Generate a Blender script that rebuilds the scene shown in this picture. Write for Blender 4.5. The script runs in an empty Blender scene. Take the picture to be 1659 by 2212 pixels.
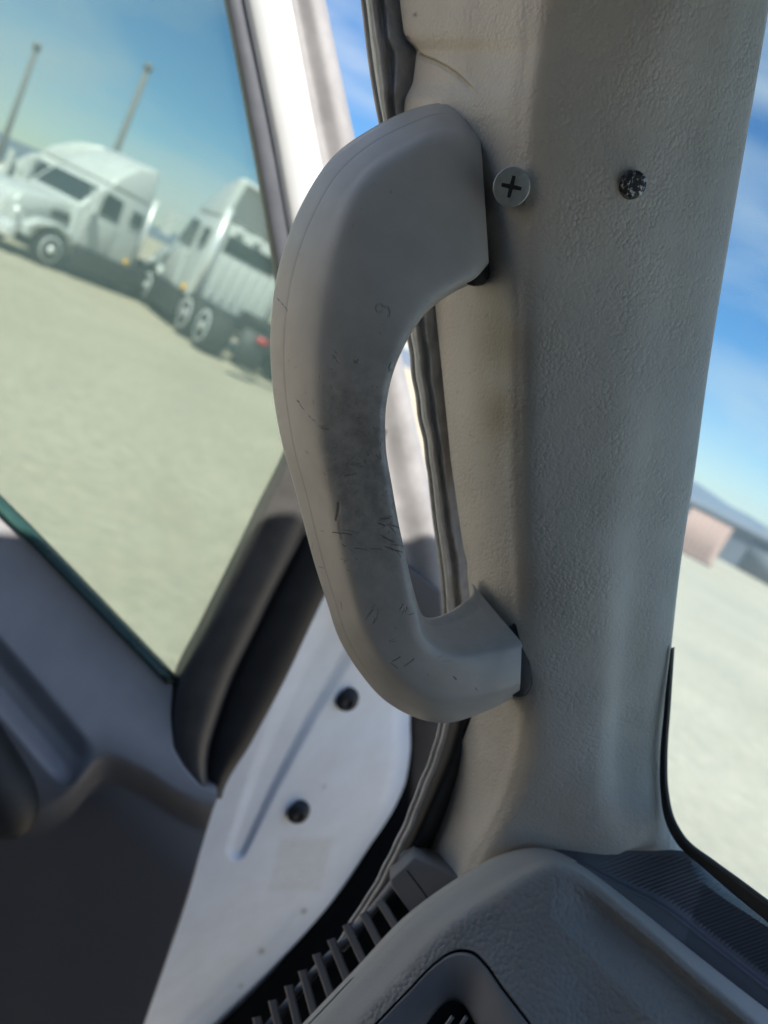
import bpy, bmesh, math, random
import numpy as np
from mathutils import Vector, Matrix
random.seed(7); rng = np.random.default_rng(7)
R = math.radians
scene = bpy.context.scene

# ------------------------------------------------------------------ camera
W, H = 1659.0, 2212.0                      # working grid of picture coordinates
F = H * 6.86 / 9.8                         # focal length in grid units
PITCH, ROLL, CAMZ = R(11.06), R(27.0), 2.1
fw = np.array([0, math.cos(PITCH), -math.sin(PITCH)])
r0 = np.array([1.0, 0, 0]); u0 = np.array([0, math.sin(PITCH), math.cos(PITCH)])
cr_ = math.cos(ROLL) * r0 + math.sin(ROLL) * u0
cu_ = -math.sin(ROLL) * r0 + math.cos(ROLL) * u0
CAM = np.array([0, 0, CAMZ])
cam_d = bpy.data.cameras.new('camera'); cam = bpy.data.objects.new('camera', cam_d)
scene.collection.objects.link(cam)
cam.matrix_world = Matrix(((cr_[0], cu_[0], -fw[0], CAM[0]), (cr_[1], cu_[1], -fw[1], CAM[1]),
                           (cr_[2], cu_[2], -fw[2], CAM[2]), (0, 0, 0, 1)))
cam_d.sensor_fit = 'VERTICAL'; cam_d.sensor_height = 9.8; cam_d.sensor_width = 7.35; cam_d.lens = 6.86
cam_d.clip_start = 0.01; cam_d.clip_end = 6000
cam_d.dof.use_dof = True; cam_d.dof.focus_distance = 0.322; cam_d.dof.aperture_fstop = 1.9
scene.camera = cam

# ------------------------------------------------------------------ world, sun, exposure
SUN = np.array([0.08, -0.55, 0.83]); SUN /= np.linalg.norm(SUN)
SUN_EL = math.asin(SUN[2]); SUN_ROT = math.atan2(SUN[0], SUN[1])
world = bpy.data.worlds.new('World'); scene.world = world; world.use_nodes = True
wn = world.node_tree; wn.nodes.clear(); wl = wn.links
out = wn.nodes.new('ShaderNodeOutputWorld'); bg = wn.nodes.new('ShaderNodeBackground')
sky = wn.nodes.new('ShaderNodeTexSky'); sky.sky_type = 'NISHITA'; sky.sun_disc = False
sky.sun_elevation = SUN_EL; sky.sun_rotation = SUN_ROT; sky.altitude = 300
sky.air_density = 1.0; sky.dust_density = 0.4; sky.ozone_density = 3.0
tc = wn.nodes.new('ShaderNodeTexCoord'); mp = wn.nodes.new('ShaderNodeMapping')
mp.inputs['Location'].default_value = (1.7, .4, .2); mp.inputs['Rotation'].default_value = (0.25, 0.15, 0.5); mp.inputs['Scale'].default_value = (1.6, 3.2, 7.5)
nz = wn.nodes.new('ShaderNodeTexNoise'); nz.inputs['Scale'].default_value = 1.15
nz.inputs['Detail'].default_value = 5; nz.inputs['Roughness'].default_value = 0.5
nz.inputs['Distortion'].default_value = 0.5
rp = wn.nodes.new('ShaderNodeValToRGB'); rp.color_ramp.elements[0].position = 0.39; rp.color_ramp.elements[1].position = 0.70
mulc = wn.nodes.new('ShaderNodeMath'); mulc.operation = 'MULTIPLY'; mulc.inputs[1].default_value = 0.75
hs = wn.nodes.new('ShaderNodeHueSaturation'); hs.inputs['Saturation'].default_value = 1.36
mix = wn.nodes.new('ShaderNodeMix'); mix.data_type = 'RGBA'
wl.new(tc.outputs['Generated'], mp.inputs['Vector']); wl.new(mp.outputs[0], nz.inputs['Vector'])
wl.new(nz.outputs['Fac'], rp.inputs[0]); wl.new(rp.outputs[0], mulc.inputs[0]); wl.new(mulc.outputs[0], mix.inputs['Factor'])
wl.new(sky.outputs[0], hs.inputs['Color']); wl.new(hs.outputs[0], mix.inputs['A'])
mix.inputs['B'].default_value = (5.6, 5.9, 6.1, 1)
wl.new(mix.outputs['Result'], bg.inputs['Color']); bg.inputs['Strength'].default_value = 0.066
wl.new(bg.outputs[0], out.inputs['Surface'])
sd = bpy.data.lights.new('sun', 'SUN'); sd.energy = 4.0; sd.angle = R(0.53); sd.color = (1.0, 0.95, 0.86)
sun = bpy.data.objects.new('sun', sd); scene.collection.objects.link(sun)
sun.rotation_euler = Vector(SUN).to_track_quat('Z', 'Y').to_euler(); sun.location = (3, -8, 12)
vs = scene.view_settings
vs.view_transform = 'Standard'; vs.look = 'None'; vs.exposure = 1.4; vs.gamma = 1; vs.use_curve_mapping = False
scene.cycles.use_denoising = True
scene.cycles.max_bounces = 10; scene.cycles.diffuse_bounces = 5; scene.cycles.transparent_max_bounces = 12
scene.cycles.sample_clamp_indirect = 6

# ------------------------------------------------------------------ geometry helpers
def P(u, v, d):
    u = np.asarray(u, float); v = np.asarray(v, float); d = np.asarray(d, float)
    x = (u - W / 2) / F * d; y = -(v - H / 2) / F * d
    return CAM + x[..., None] * cr_ + y[..., None] * cu_ + d[..., None] * fw
def ray(u, v):
    return P(u, v, np.ones(np.shape(u))) - CAM
def ground(u, v, z=0.0):
    r = ray(np.float64(u), np.float64(v)); return CAM + r * ((z - CAM[2]) / r[2])
def on_plane(u, v, p, n, off=0.0):
    r = ray(u, v); t = (np.dot(p - CAM, n) + off) / (r @ n); return CAM + r * np.asarray(t)[..., None]
def interp(ts, Y, q):
    """cubic Hermite through (ts, Y) with finite-difference tangents limited against overshoot"""
    ts = np.asarray(ts, float); Y = np.asarray(Y, float); q = np.clip(np.asarray(q, float), ts[0], ts[-1])
    one = Y.ndim == 1
    if one: Y = Y[:, None]
    h = np.diff(ts)[:, None]; s = np.diff(Y, axis=0) / h
    m = np.zeros_like(Y); m[0] = s[0]; m[-1] = s[-1]
    m[1:-1] = (s[:-1] * h[1:] + s[1:] * h[:-1]) / (h[1:] + h[:-1])
    i = np.clip(np.searchsorted(ts, q) - 1, 0, len(ts) - 2)
    hh = (ts[i + 1] - ts[i])[:, None]; t = ((q - ts[i])[:, None]) / hh
    r = ((2*t**3 - 3*t**2 + 1) * Y[i] + (t**3 - 2*t**2 + t) * hh * m[i] + (-2*t**3 + 3*t**2) * Y[i+1] + (t**3 - t**2) * hh * m[i+1])
    return r[:, 0] if one else r
def sstep(a, b, x):
    t = np.clip((x - a) / (b - a), 0, 1); return t * t * (3 - 2 * t)
def seg_dist(u, v, pts):
    d = np.full(u.shape, 1e9)
    for (x0, y0), (x1, y1) in zip(pts[:-1], pts[1:]):
        dx, dy = x1 - x0, y1 - y0; L = dx*dx + dy*dy + 1e-9
        t = np.clip(((u - x0)*dx + (v - y0)*dy) / L, 0, 1)
        d = np.minimum(d, np.hypot(u - x0 - t*dx, v - y0 - t*dy))
    return d
def curve(pts, n):
    pts = np.asarray(pts, float)
    t = np.concatenate([[0], np.cumsum(np.linalg.norm(np.diff(pts, axis=0), axis=1))])
    return interp(t, pts, np.linspace(0, t[-1], n))
col = scene.collection
def link(name, me, mat, parent=None):
    o = bpy.data.objects.new(name, me); col.objects.link(o)
    if mat is not None: me.materials.append(mat)
    if parent is not None: o.parent = parent
    return o
def tag(o, label=None, cat=None, group=None, kind=None):
    for k, v in (('label', label), ('category', cat), ('group', group), ('kind', kind)):
        if v: o[k] = v
    return o
def thing(name, loc, label, cat, group=None):
    o = bpy.data.objects.new(name, None); col.objects.link(o); o.location = loc; o.empty_display_size = .05
    return tag(o, label, cat, group)
def local(co, parent):
    if parent is None: return co
    l = np.zeros(3); p = parent
    while p is not None: l = l + np.array(p.location); p = p.parent
    return co - l
def mesh_np(name, co, quads, smooth=True, attrs=None):
    me = bpy.data.meshes.new(name); co = np.ascontiguousarray(co, np.float32); q = np.ascontiguousarray(quads, np.int32)
    k = q.shape[1]
    me.vertices.add(len(co)); me.vertices.foreach_set('co', co.ravel())
    me.loops.add(q.size); me.loops.foreach_set('vertex_index', q.ravel())
    me.polygons.add(len(q)); me.polygons.foreach_set('loop_start', np.arange(0, q.size, k, dtype=np.int32))
    me.polygons.foreach_set('use_smooth', np.full(len(q), smooth))
    for nme, a in (attrs or {}).items():
        at = me.attributes.new(nme, 'FLOAT', 'POINT'); at.data.foreach_set('value', np.ascontiguousarray(a, np.float32).ravel())
    me.update(calc_edges=True); me.validate(); return me
def grid_quads(n, m, closed=False, flip=False):
    i = np.arange(n - 1)[:, None]; j = np.arange(m if closed else m - 1)[None, :]; j2 = (j + 1) % m
    q = np.stack([i*m + j, i*m + j2, (i+1)*m + j2, (i+1)*m + j], -1).reshape(-1, 4)
    return q[:, ::-1] if flip else q
def fix_normals(me):
    bm = bmesh.new(); bm.from_mesh(me); bmesh.ops.recalc_face_normals(bm, faces=bm.faces[:]); bm.to_mesh(me); bm.free()
def grid(name, pts, mat, parent=None, closed=False, flip=False, attrs=None, smooth=True, back=None):
    """pts [n,m,3] world points; back: a vector that gives the sheet its thickness"""
    n, m = pts.shape[:2]; co = local(pts.reshape(-1, 3), parent); q = grid_quads(n, m, closed, flip)
    if back is not None:
        b = np.asarray(back); co2 = local((pts + b).reshape(-1, 3), parent); N = n * m
        rim = [(i*m, (i+1)*m) for i in range(n-1)] + [((i+1)*m+m-1, i*m+m-1) for i in range(n-1)] \
            + [(j+1, j) for j in range(m-1)] + [((n-1)*m+j, (n-1)*m+j+1) for j in range(m-1)]
        rq = np.array([(a, c, c + N, a + N) for a, c in rim]); rq = rq[:, ::-1] if flip else rq
        q = np.concatenate([q, q[:, ::-1] + N, rq]); co = np.concatenate([co, co2])
        if attrs: attrs = {k: np.concatenate([np.ravel(a), np.ravel(a)]) for k, a in attrs.items()}
    return link(name, mesh_np(name, co, q, smooth, attrs), mat, parent)
def bm_link(name, bm, mat, parent=None, smooth=False):
    bmesh.ops.recalc_face_normals(bm, faces=bm.faces[:])
    for f in bm.faces: f.smooth = smooth
    me = bpy.data.meshes.new(name); bm.to_mesh(me); bm.free(); return link(name, me, mat, parent)
def slab(name, outline, p, n, off, thick, mat, parent=None, bev=0.0, steps=4, smooth=True, seg=None):
    """outline (picture coordinates) laid on the plane (p, n); a solid with rounded front edges"""
    o = np.asarray(outline, float)
    if seg: o = curve(np.vstack([o, o[:1]]), seg)[:-1]
    co = on_plane(o[:, 0], o[:, 1], p, n, off)
    # plane axes
    ax = np.cross(n, [0, 0, 1.0]); ax /= np.linalg.norm(ax); ay = np.cross(ax, n)
    c2 = np.stack([co @ ax, co @ ay], 1)
    e = np.roll(c2, -1, 0) - np.roll(c2, 1, 0); e /= np.linalg.norm(e, axis=1)[:, None] + 1e-12
    nrm = np.stack([e[:, 1], -e[:, 0]], 1)
    area = np.sum(c2[:, 0]*np.roll(c2[:, 1], -1) - np.roll(c2[:, 0], -1)*c2[:, 1])
    if area < 0: nrm = -nrm
    rings = []
    if bev > 0:
        for k in range(steps, -1, -1):
            a = k / steps * math.pi / 2
            ins = bev * (1 - math.cos(a)); dep = bev * (1 - math.sin(a))
            rings.append(co - (nrm[:, :1]*ax + nrm[:, 1:]*ay) * ins + n * dep)
    else: rings.append(co)
    rings.append(co + n * thick)
    bm = bmesh.new(); vr = [[bm.verts.new(local(x, parent)) for x in r] for r in rings]; N = len(co)
    for a, b in zip(vr[:-1], vr[1:]):
        for i in range(N): bm.faces.new((a[i], a[(i+1) % N], b[(i+1) % N], b[i]))
    f1 = bm.faces.new(vr[0]); f2 = bm.faces.new(vr[-1]); bmesh.ops.triangulate(bm, faces=[f1, f2])
    return bm_link(name, bm, mat, parent, smooth)
def tube(name, pts, rad, mat, parent=None, k=10, wob=None):
    pts = np.asarray(pts, float); n = len(pts); t = np.gradient(pts, axis=0); t /= np.linalg.norm(t, axis=1)[:, None]
    ref = fw; a = np.cross(t, ref); a /= np.linalg.norm(a, axis=1)[:, None]; b = np.cross(t, a)
    ang = np.linspace(0, 2*math.pi, k, endpoint=False); rad = np.broadcast_to(np.asarray(rad, float), (n,))
    ring = pts[:, None] + rad[:, None, None] * (np.cos(ang)[None, :, None]*a[:, None] + np.sin(ang)[None, :, None]*b[:, None])
    o = grid(name, ring, mat, parent, closed=True); fix_normals(o.data); return o

# ------------------------------------------------------------------ materials
def new_mat(name):
    m = bpy.data.materials.new(name); m.use_nodes = True; nt = m.node_tree; nt.nodes.clear()
    o = nt.nodes.new('ShaderNodeOutputMaterial'); b = nt.nodes.new('ShaderNodeBsdfPrincipled')
    nt.links.new(b.outputs[0], o.inputs[0]); return m, nt, b, o
def nd(nt, t, **kw):
    n = nt.nodes.new(t)
    for k, v in kw.items():
        if k in n.inputs: n.inputs[k].default_value = v
        else: setattr(n, k, v)
    return n
def coords(nt, scale):
    c = nd(nt, 'ShaderNodeTexCoord'); m = nd(nt, 'ShaderNodeMapping')
    m.inputs['Scale'].default_value = (scale,)*3 if np.isscalar(scale) else scale
    nt.links.new(c.outputs['Object'], m.inputs[0]); return m.outputs[0]
def mixc(nt, fac, a, b, blend='MIX'):
    n = nd(nt, 'ShaderNodeMix', data_type='RGBA', blend_type=blend)
    for s, x in (('Factor', fac), ('A', a), ('B', b)):
        if hasattr(x, 'links'): nt.links.new(x, n.inputs[s])
        else: n.inputs[s].default_value = x if s == 'Factor' else (*x, 1)
    return n.outputs['Result']
def math_(nt, op, a, b=None):
    n = nd(nt, 'ShaderNodeMath', operation=op)
    for i, x in enumerate((a, b)):
        if x is None: continue
        if hasattr(x, 'links'): nt.links.new(x, n.inputs[i])
        else: n.inputs[i].default_value = x
    return n.outputs[0]
def mrange(nt, x, a, b, c=0.0, d=1.0):
    n = nd(nt, 'ShaderNodeMapRange'); n.inputs[1].default_value = a; n.inputs[2].default_value = b
    n.inputs[3].default_value = c; n.inputs[4].default_value = d; nt.links.new(x, n.inputs[0]); return n.outputs[0]
def noise(nt, vec, scale, detail=3, rough=.55, dist=0):
    n = nd(nt, 'ShaderNodeTexNoise'); n.inputs['Scale'].default_value = scale; n.inputs['Detail'].default_value = detail
    n.inputs['Roughness'].default_value = rough; n.inputs['Distortion'].default_value = dist
    nt.links.new(vec, n.inputs['Vector']); return n.outputs['Fac']
def bump(nt, b, h, dist, strength=1.0):
    n = nd(nt, 'ShaderNodeBump'); n.inputs['Strength'].default_value = strength; n.inputs['Distance'].default_value = dist
    nt.links.new(h, n.inputs['Height']); nt.links.new(n.outputs[0], b.inputs['Normal'])
def attr(nt, name):
    n = nd(nt, 'ShaderNodeAttribute'); n.attribute_name = name; return n.outputs['Fac']
def plain(name, c, rough=.5, metal=0, var=.12, scale=40, bmp=0.0, bscale=900, spec=.5):
    m, nt, b, o = new_mat(name); v = coords(nt, 1)
    f = noise(nt, v, scale, 4)
    k = mixc(nt, mrange(nt, f, .3, .7), tuple(x*(1-var) for x in c), tuple(min(1, x*(1+var)) for x in c))
    nt.links.new(k, b.inputs['Base Color']); b.inputs['Metallic'].default_value = metal
    b.inputs['Specular IOR Level'].default_value = spec
    nt.links.new(mrange(nt, f, .2, .8, max(0, rough-.07), min(1, rough+.07)), b.inputs['Roughness'])
    if bmp: bump(nt, b, noise(nt, v, bscale, 2), bmp)
    return m
def leather(name, c, rough, cell, depth, fine, stain=False, var=.08):
    """grained vinyl: irregular pebbles split by fine creases"""
    m, nt, b, o = new_mat(name); v = coords(nt, 1)
    n3 = nd(nt, 'ShaderNodeTexNoise'); n3.inputs['Scale'].default_value = cell*.55; n3.inputs['Detail'].default_value = 2
    nt.links.new(v, n3.inputs['Vector'])
    vm = nd(nt, 'ShaderNodeVectorMath', operation='MULTIPLY_ADD'); nt.links.new(n3.outputs['Color'], vm.inputs[0])
    vm.inputs[1].default_value = (.5/cell,)*3; nt.links.new(v, vm.inputs[2])
    def vor(scale, feat, hi):
        t = nd(nt, 'ShaderNodeTexVoronoi', feature=feat); t.inputs['Scale'].default_value = scale
        nt.links.new(vm.outputs[0], t.inputs['Vector']); return mrange(nt, t.outputs['Distance'], 0, hi)
    big = vor(cell, 'DISTANCE_TO_EDGE', .22)
    def dome_(sc):
        t = nd(nt, 'ShaderNodeTexVoronoi', feature='SMOOTH_F1'); t.inputs['Scale'].default_value = sc; t.inputs['Smoothness'].default_value = .45
        nt.links.new(vm.outputs[0], t.inputs['Vector']); return math_(nt, 'POWER', t.outputs['Distance'], 1.6)
    dome, small = dome_(cell), dome_(cell*1.8)
    am = mrange(nt, noise(nt, v, cell*.10, 3, .6), .32, .7, .12, 1); am2 = mrange(nt, noise(nt, v, cell*.17, 3, .6), .35, .65, 0, 1)
    h = math_(nt, 'MULTIPLY', math_(nt, 'ADD', math_(nt, 'MULTIPLY', dome, -2.4), math_(nt, 'MULTIPLY', big, .30)), am)
    h = math_(nt, 'ADD', h, math_(nt, 'MULTIPLY', small, math_(nt, 'MULTIPLY', am2, -1.1)))
    h = math_(nt, 'ADD', h, math_(nt, 'MULTIPLY', noise(nt, v, cell*7, 2), fine))
    h = math_(nt, 'ADD', h, math_(nt, 'MULTIPLY', noise(nt, v, cell*.35, 3), 2.2))
    bump(nt, b, h, depth)
    big_n = noise(nt, v, 22, 4)
    k = mixc(nt, mrange(nt, big_n, .3, .7), tuple(x*(1-var) for x in c), tuple(x*(1+var) for x in c))
    k = mixc(nt, math_(nt, 'MULTIPLY', mrange(nt, big, 0, .7, .14, 0), am), k, tuple(x*.55 for x in c))
    if stain:
        k = mixc(nt, attr(nt, 'stain'), k, (.26, .19, .10))
        k = mixc(nt, attr(nt, 'dark_marks'), k, (.05, .045, .04))
    nt.links.new(k, b.inputs['Base Color']); b.inputs['Roughness'].default_value = rough
    b.inputs['Specular IOR Level'].default_value = .4
    return m
def pane(name, tint, dust, dustcol=(.62, .68, .66), gloss=.035):
    m, nt, b, o = new_mat(name); nt.nodes.remove(b)
    tr = nd(nt, 'ShaderNodeBsdfTransparent'); tr.inputs[0].default_value = (*tint, 1)
    gl = nd(nt, 'ShaderNodeBsdfGlossy'); gl.inputs['Roughness'].default_value = .03
    df = nd(nt, 'ShaderNodeBsdfDiffuse'); df.inputs[0].default_value = (*dustcol, 1)
    tl = nd(nt, 'ShaderNodeBsdfTranslucent'); tl.inputs[0].default_value = (*dustcol, 1)
    m1 = nd(nt, 'ShaderNodeMixShader'); m1.inputs[0].default_value = gloss
    nt.links.new(tr.outputs[0], m1.inputs[1]); nt.links.new(gl.outputs[0], m1.inputs[2])
    m2 = nd(nt, 'ShaderNodeMixShader'); m2.inputs[0].default_value = .93
    nt.links.new(df.outputs[0], m2.inputs[1]); nt.links.new(tl.outputs[0], m2.inputs[2])
    v = coords(nt, 1); f = noise(nt, v, 9, 5, .6)
    m3 = nd(nt, 'ShaderNodeMixShader'); nt.links.new(mrange(nt, f, .3, .7, dust*.85, dust*1.15), m3.inputs[0])
    nt.links.new(m1.outputs[0], m3.inputs[1]); nt.links.new(m2.outputs[0], m3.inputs[2])
    nt.links.new(m3.outputs[0], o.inputs[0]); return m

M = {}
M['vinyl'] = leather('pillar vinyl', (.55, .515, .465), .48, 500, .00017, .14, stain=True)
M['dash_vinyl'] = leather('dash vinyl', (.115, .11, .112), .5, 420, .0007, .05, var=.05)
M['dash_plain'] = plain('dash plastic', (.23, .225, .235), .5, var=.05, bmp=.0001, bscale=2500)
M['slat'] = plain('vent slat', (.13, .125, .13), .45, var=.05)
M['jamb'] = plain('dark jamb rubber', (.007, .0075, .009), .85, var=.2, spec=.1)
M['tan'] = plain('cab liner', (.045, .055, .07), .8, var=.05, scale=12)
M['white'] = plain('white door paint', (.60, .61, .61), .32, var=.05, scale=14)
M['black'] = plain('black rubber', (.018, .019, .021), .55, var=.2, bmp=.0001)
M['channel'] = plain('grey rubber channel', (.075, .072, .07), .42, var=.15)
M['frame_dark'] = plain('window run grey', (.085, .09, .105), .45, var=.12)
M['frame_grey'] = plain('door frame grey', (.29, .28, .28), .45, var=.18, scale=30)
M['seal_grey'] = plain('faded grey seal', (.46, .45, .45), .5, var=.22, scale=120, bmp=.0003, bscale=500)
M['lip'] = plain('seal lip', (.44, .42, .39), .3, var=.2, scale=90)
M['trim_graded'] = None
M['trim_dark'] = plain('dark door trim', (.075, .077, .085), .5, var=.08)
M['chrome'] = plain('screw zinc', (.42, .45, .45), .45, metal=.55, var=.15, scale=400)
m, nt, b, o = new_mat('worn screw'); v = coords(nt, 1); f_ = mrange(nt, noise(nt, v, 420, 4, .7), .52, .60)
nt.links.new(mixc(nt, f_, (.02, .021, .024), (.55, .57, .6)), b.inputs['Base Color']); nt.links.new(f_, b.inputs['Metallic']); b.inputs['Roughness'].default_value = .35
bump(nt, b, noise(nt, v, 420, 4, .7), .0008); M['worn'] = m
M['recess_dark'] = plain('worn dark screw', (.035, .035, .037), .5, metal=.4, var=.5, scale=900)  # dark tone painted for the shaded cross recess
M['glass'] = pane('tinted door glass', (.735, .80, .765), .17, (.44, .60, .565), .014)
M['windshield'] = pane('windshield glass', (.875, .955, .975), .13, (.58, .71, .76), .02)
M['glass_edge'] = plain('green glass edge', (.015, .05, .045), .3)

# handle: moulded plastic with scuffs
m, nt, b, o = new_mat('handle plastic'); v = coords(nt, 1)
base = mixc(nt, mrange(nt, noise(nt, v, 60, 4), .3, .7), (.45, .425, .39), (.50, .475, .435))
sm = noise(nt, v, 160, 5, .65)
dirt = math_(nt, 'MULTIPLY', attr(nt, 'dirt'), mrange(nt, sm, .3, .66))
base = mixc(nt, math_(nt, 'MULTIPLY', dirt, .5), base, (.085, .09, .085))
sp = nd(nt, 'ShaderNodeTexNoise'); sp.inputs['Scale'].default_value = 1500; sp.inputs['Detail'].default_value = 2
nt.links.new(v, sp.inputs['Vector'])
fl = math_(nt, 'MULTIPLY', mrange(nt, sp.outputs['Fac'], .66, .74), math_(nt, 'MULTIPLY', attr(nt, 'dirt'), .5))
base = mixc(nt, fl, base, (.03, .03, .03))
base = mixc(nt, math_(nt, 'MULTIPLY', attr(nt, 'scuff'), .7), base, (.025, .025, .025))
base = mixc(nt, math_(nt, 'MULTIPLY', attr(nt, 'seam'), .45), base, (.08, .078, .075))
nt.links.new(base, b.inputs['Base Color'])
nt.links.new(mrange(nt, sm, .3, .7, .31, .46), b.inputs['Roughness'])
hh = math_(nt, 'ADD', math_(nt, 'MULTIPLY', noise(nt, v, 1800, 2), .35), math_(nt, 'MULTIPLY', attr(nt, 'scuff'), -1.5))
hh = math_(nt, 'ADD', hh, math_(nt, 'MULTIPLY', math_(nt, 'MULTIPLY', sm, attr(nt, 'dirt')), .8))
bump(nt, b, hh, .00022); M['handle'] = m

# ribbed defroster cover
m, nt, b, o = new_mat('ribbed cover'); b.inputs['Base Color'].default_value = (.10, .105, .125, 1); b.inputs['Roughness'].default_value = .5
M['ribbed'] = m
# ground: pale compacted gravel
m, nt, b, o = new_mat('pale gravel'); v = coords(nt, 1)
g = mixc(nt, mrange(nt, noise(nt, v, .35, 6, .6), .3, .7), (.385, .325, .235), (.51, .435, .33))
g = mixc(nt, mrange(nt, noise(nt, v, 6, 5, .7), .35, .7, 0, .7), g, (.27, .24, .18))
v2 = coords(nt, (.05, .55, 1)); g = mixc(nt, mrange(nt, noise(nt, v2, 1.2, 5, .65, .8), .5, .72, 0, .22), g, (.24, .22, .175))
g = mixc(nt, mrange(nt, noise(nt, v, .12, 5, .6, .4), .5, .75, 0, .25), g, (.25, .235, .19))
nt.links.new(g, b.inputs['Base Color']); b.inputs['Roughness'].default_value = .95
bump(nt, b, noise(nt, v, 25, 5), .02); M['ground'] = m
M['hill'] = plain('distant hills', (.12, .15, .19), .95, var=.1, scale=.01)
M['berm'] = plain('dry earth berm', (.38, .29, .19), .95, var=.15, scale=.2)
M['shed'] = plain('grey shed cladding', (.16, .17, .19), .7, var=.1, scale=.5)
M['pink'] = plain('faded pink panel', (.44, .29, .24), .7, var=.06, scale=.6)
M['tp'] = plain('truck white paint', (.52, .535, .53), .3, var=.03, scale=2)
M['tglass'] = plain('truck dark glass', (.02, .03, .035), .2, var=.1)
M['tyre'] = plain('tyre', (.025, .025, .026), .8, var=.2)
M['alu'] = plain('polished aluminium', (.78, .78, .79), .35, metal=.35, var=.05)
M['rim'] = plain('bright wheel rim', (.80, .81, .82), .35, metal=.1, var=.06)
M['tdark'] = plain('chassis black', (.03, .03, .032), .6, var=.2)
M['tgrey'] = plain('fairing inner grey', (.16, .165, .17), .7, var=.06)
M['red'] = plain('red lens', (.45, .02, .03), .3); M['amber'] = plain('amber lens', (.75, .42, .02), .3)
M['wood'] = plain('weathered pole', (.16, .165, .17), .9)

# ------------------------------------------------------------------ setting
def box(bm, x0, x1, y0, y1, z0, z1):
    vs_ = [bm.verts.new((x, y, z)) for x in (x0, x1) for y in (y0, y1) for z in (z0, z1)]
    for f in ((0,1,3,2), (4,6,7,5), (0,4,5,1), (2,3,7,6), (0,2,6,4), (1,5,7,3)): bm.faces.new([vs_[i] for i in f])
    return vs_
xs = np.concatenate([np.linspace(-3000, -60, 8), np.linspace(-50, 50, 30), np.linspace(60, 3000, 8)])
gx, gy = np.meshgrid(xs, np.concatenate([np.linspace(-400, -20, 5), np.linspace(-15, 60, 30), np.linspace(70, 3000, 10)]), indexing='ij')
tag(grid('ground', np.stack([gx, gy, np.zeros_like(gx)], -1), M['ground']), kind='structure')
# far hills: a long low ridge
def ridge(name, mat, y0, x0, x1, hfun, depth, n=160):
    x = np.linspace(x0, x1, n); rows = []
    for k, s in enumerate((0, .35, .7, 1, 1.3, 2)):
        hz = hfun(x) * math.sin(min(s, 2) / 2 * math.pi) ; rows.append(np.stack([x, np.full(n, y0 + s*depth), hz - .05], -1))
    return tag(grid(name, np.array(rows), mat, flip=True), kind='structure')
ridge('hill', M['hill'], 1500, -2500, 2600, lambda x: 45 + 14*np.sin(x/310.) + 9*np.sin(x/97. + 1) + 4*np.sin(x/31.), 300)
ridge('berm', M['berm'], 115, 28, 260, lambda x: 4.6 + .5*np.sin(x/9.) + .3*np.sin(x/3.1), 14, 90)

# own cab shell, unseen, its edges and openings shaped for the shade (truck axes: f forward, l left)
PSI = R(55); fv = np.array([math.sin(PSI), math.cos(PSI), 0]); lv = np.array([-math.cos(PSI), math.sin(PSI), 0])
def cab_box(name, f0, f1, l0, l1, z0, z1, mat, kind='structure'):
    bm = bmesh.new(); box(bm, f0, f1, l0, l1, z0, z1)
    for v_ in bm.verts: f_, l_, z_ = v_.co; v_.co = Vector(fv*f_ + lv*l_ + np.array([0, 0, CAMZ + z_]))
    return tag(bm_link(name, bm, mat), kind=kind)
ROOF_L = .25
cab_box('cab_ceiling', -1.15, .425, -1.85, ROOF_L, .34, .40, M['tan'])
cab_box('cab_floor', -1.15, .75, -1.85, .28, -1.25, -1.20, M['tan'])
cab_box('cab_wall', -1.21, -1.153, -1.85, .28, -1.25, .40, M['tan'])            # rear
cab_box('cab_wall', -1.15, .75, -1.91, -1.853, -1.25, .12, M['tan'])            # far side below its window
cab_box('cab_wall', -1.15, -.28, .283, .33, -1.25, .34, M['tan'])                # behind the door opening, brought forward to block light
cab_box('cab_wall', .62, .75, -1.85, .20, -1.197, -.38, M['tan'])                # firewall under the windshield

# ------------------------------------------------------------------ trucks in the yard
def prism(prof, w0, w1, z_split=None, bev=.06):
    """side profile (x,z) spread in y; half width w0 at the lowest z, w1 at the highest"""
    bm = bmesh.new(); z = [p[1] for p in prof]; a, b_ = min(z), max(z)
    L = []; Rr = []
    for x, zz in prof:
        w = w0 + (w1 - w0) * (zz - a) / (b_ - a + 1e-9)
        L.append(bm.verts.new((x, w, zz))); Rr.append(bm.verts.new((x, -w, zz)))
    n = len(prof)
    for i in range(n): bm.faces.new((L[i], L[(i+1) % n], Rr[(i+1) % n], Rr[i]))
    bm.faces.new(L); bm.faces.new(Rr[::-1])
    if bev: bmesh.ops.bevel(bm, geom=bm.edges[:], offset=bev, segments=3, affect='EDGES', profile=.5)
    return bm
def cyl(bm, p0, p1, r, k=24, r1=None):
    p0 = Vector(p0); p1 = Vector(p1); d = (p1 - p0); q = d.to_track_quat('Z', 'Y'); r1 = r if r1 is None else r1
    A = [bm.verts.new(p0 + q @ Vector((r*math.cos(t), r*math.sin(t), 0))) for t in np.linspace(0, 2*math.pi, k, endpoint=False)]
    B = [bm.verts.new(p1 + q @ Vector((r1*math.cos(t), r1*math.sin(t), 0))) for t in np.linspace(0, 2*math.pi, k, endpoint=False)]
    for i in range(k): bm.faces.new((A[i], A[(i+1) % k], B[(i+1) % k], B[i]))
    bm.faces.new(A[::-1]); bm.faces.new(B)
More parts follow.
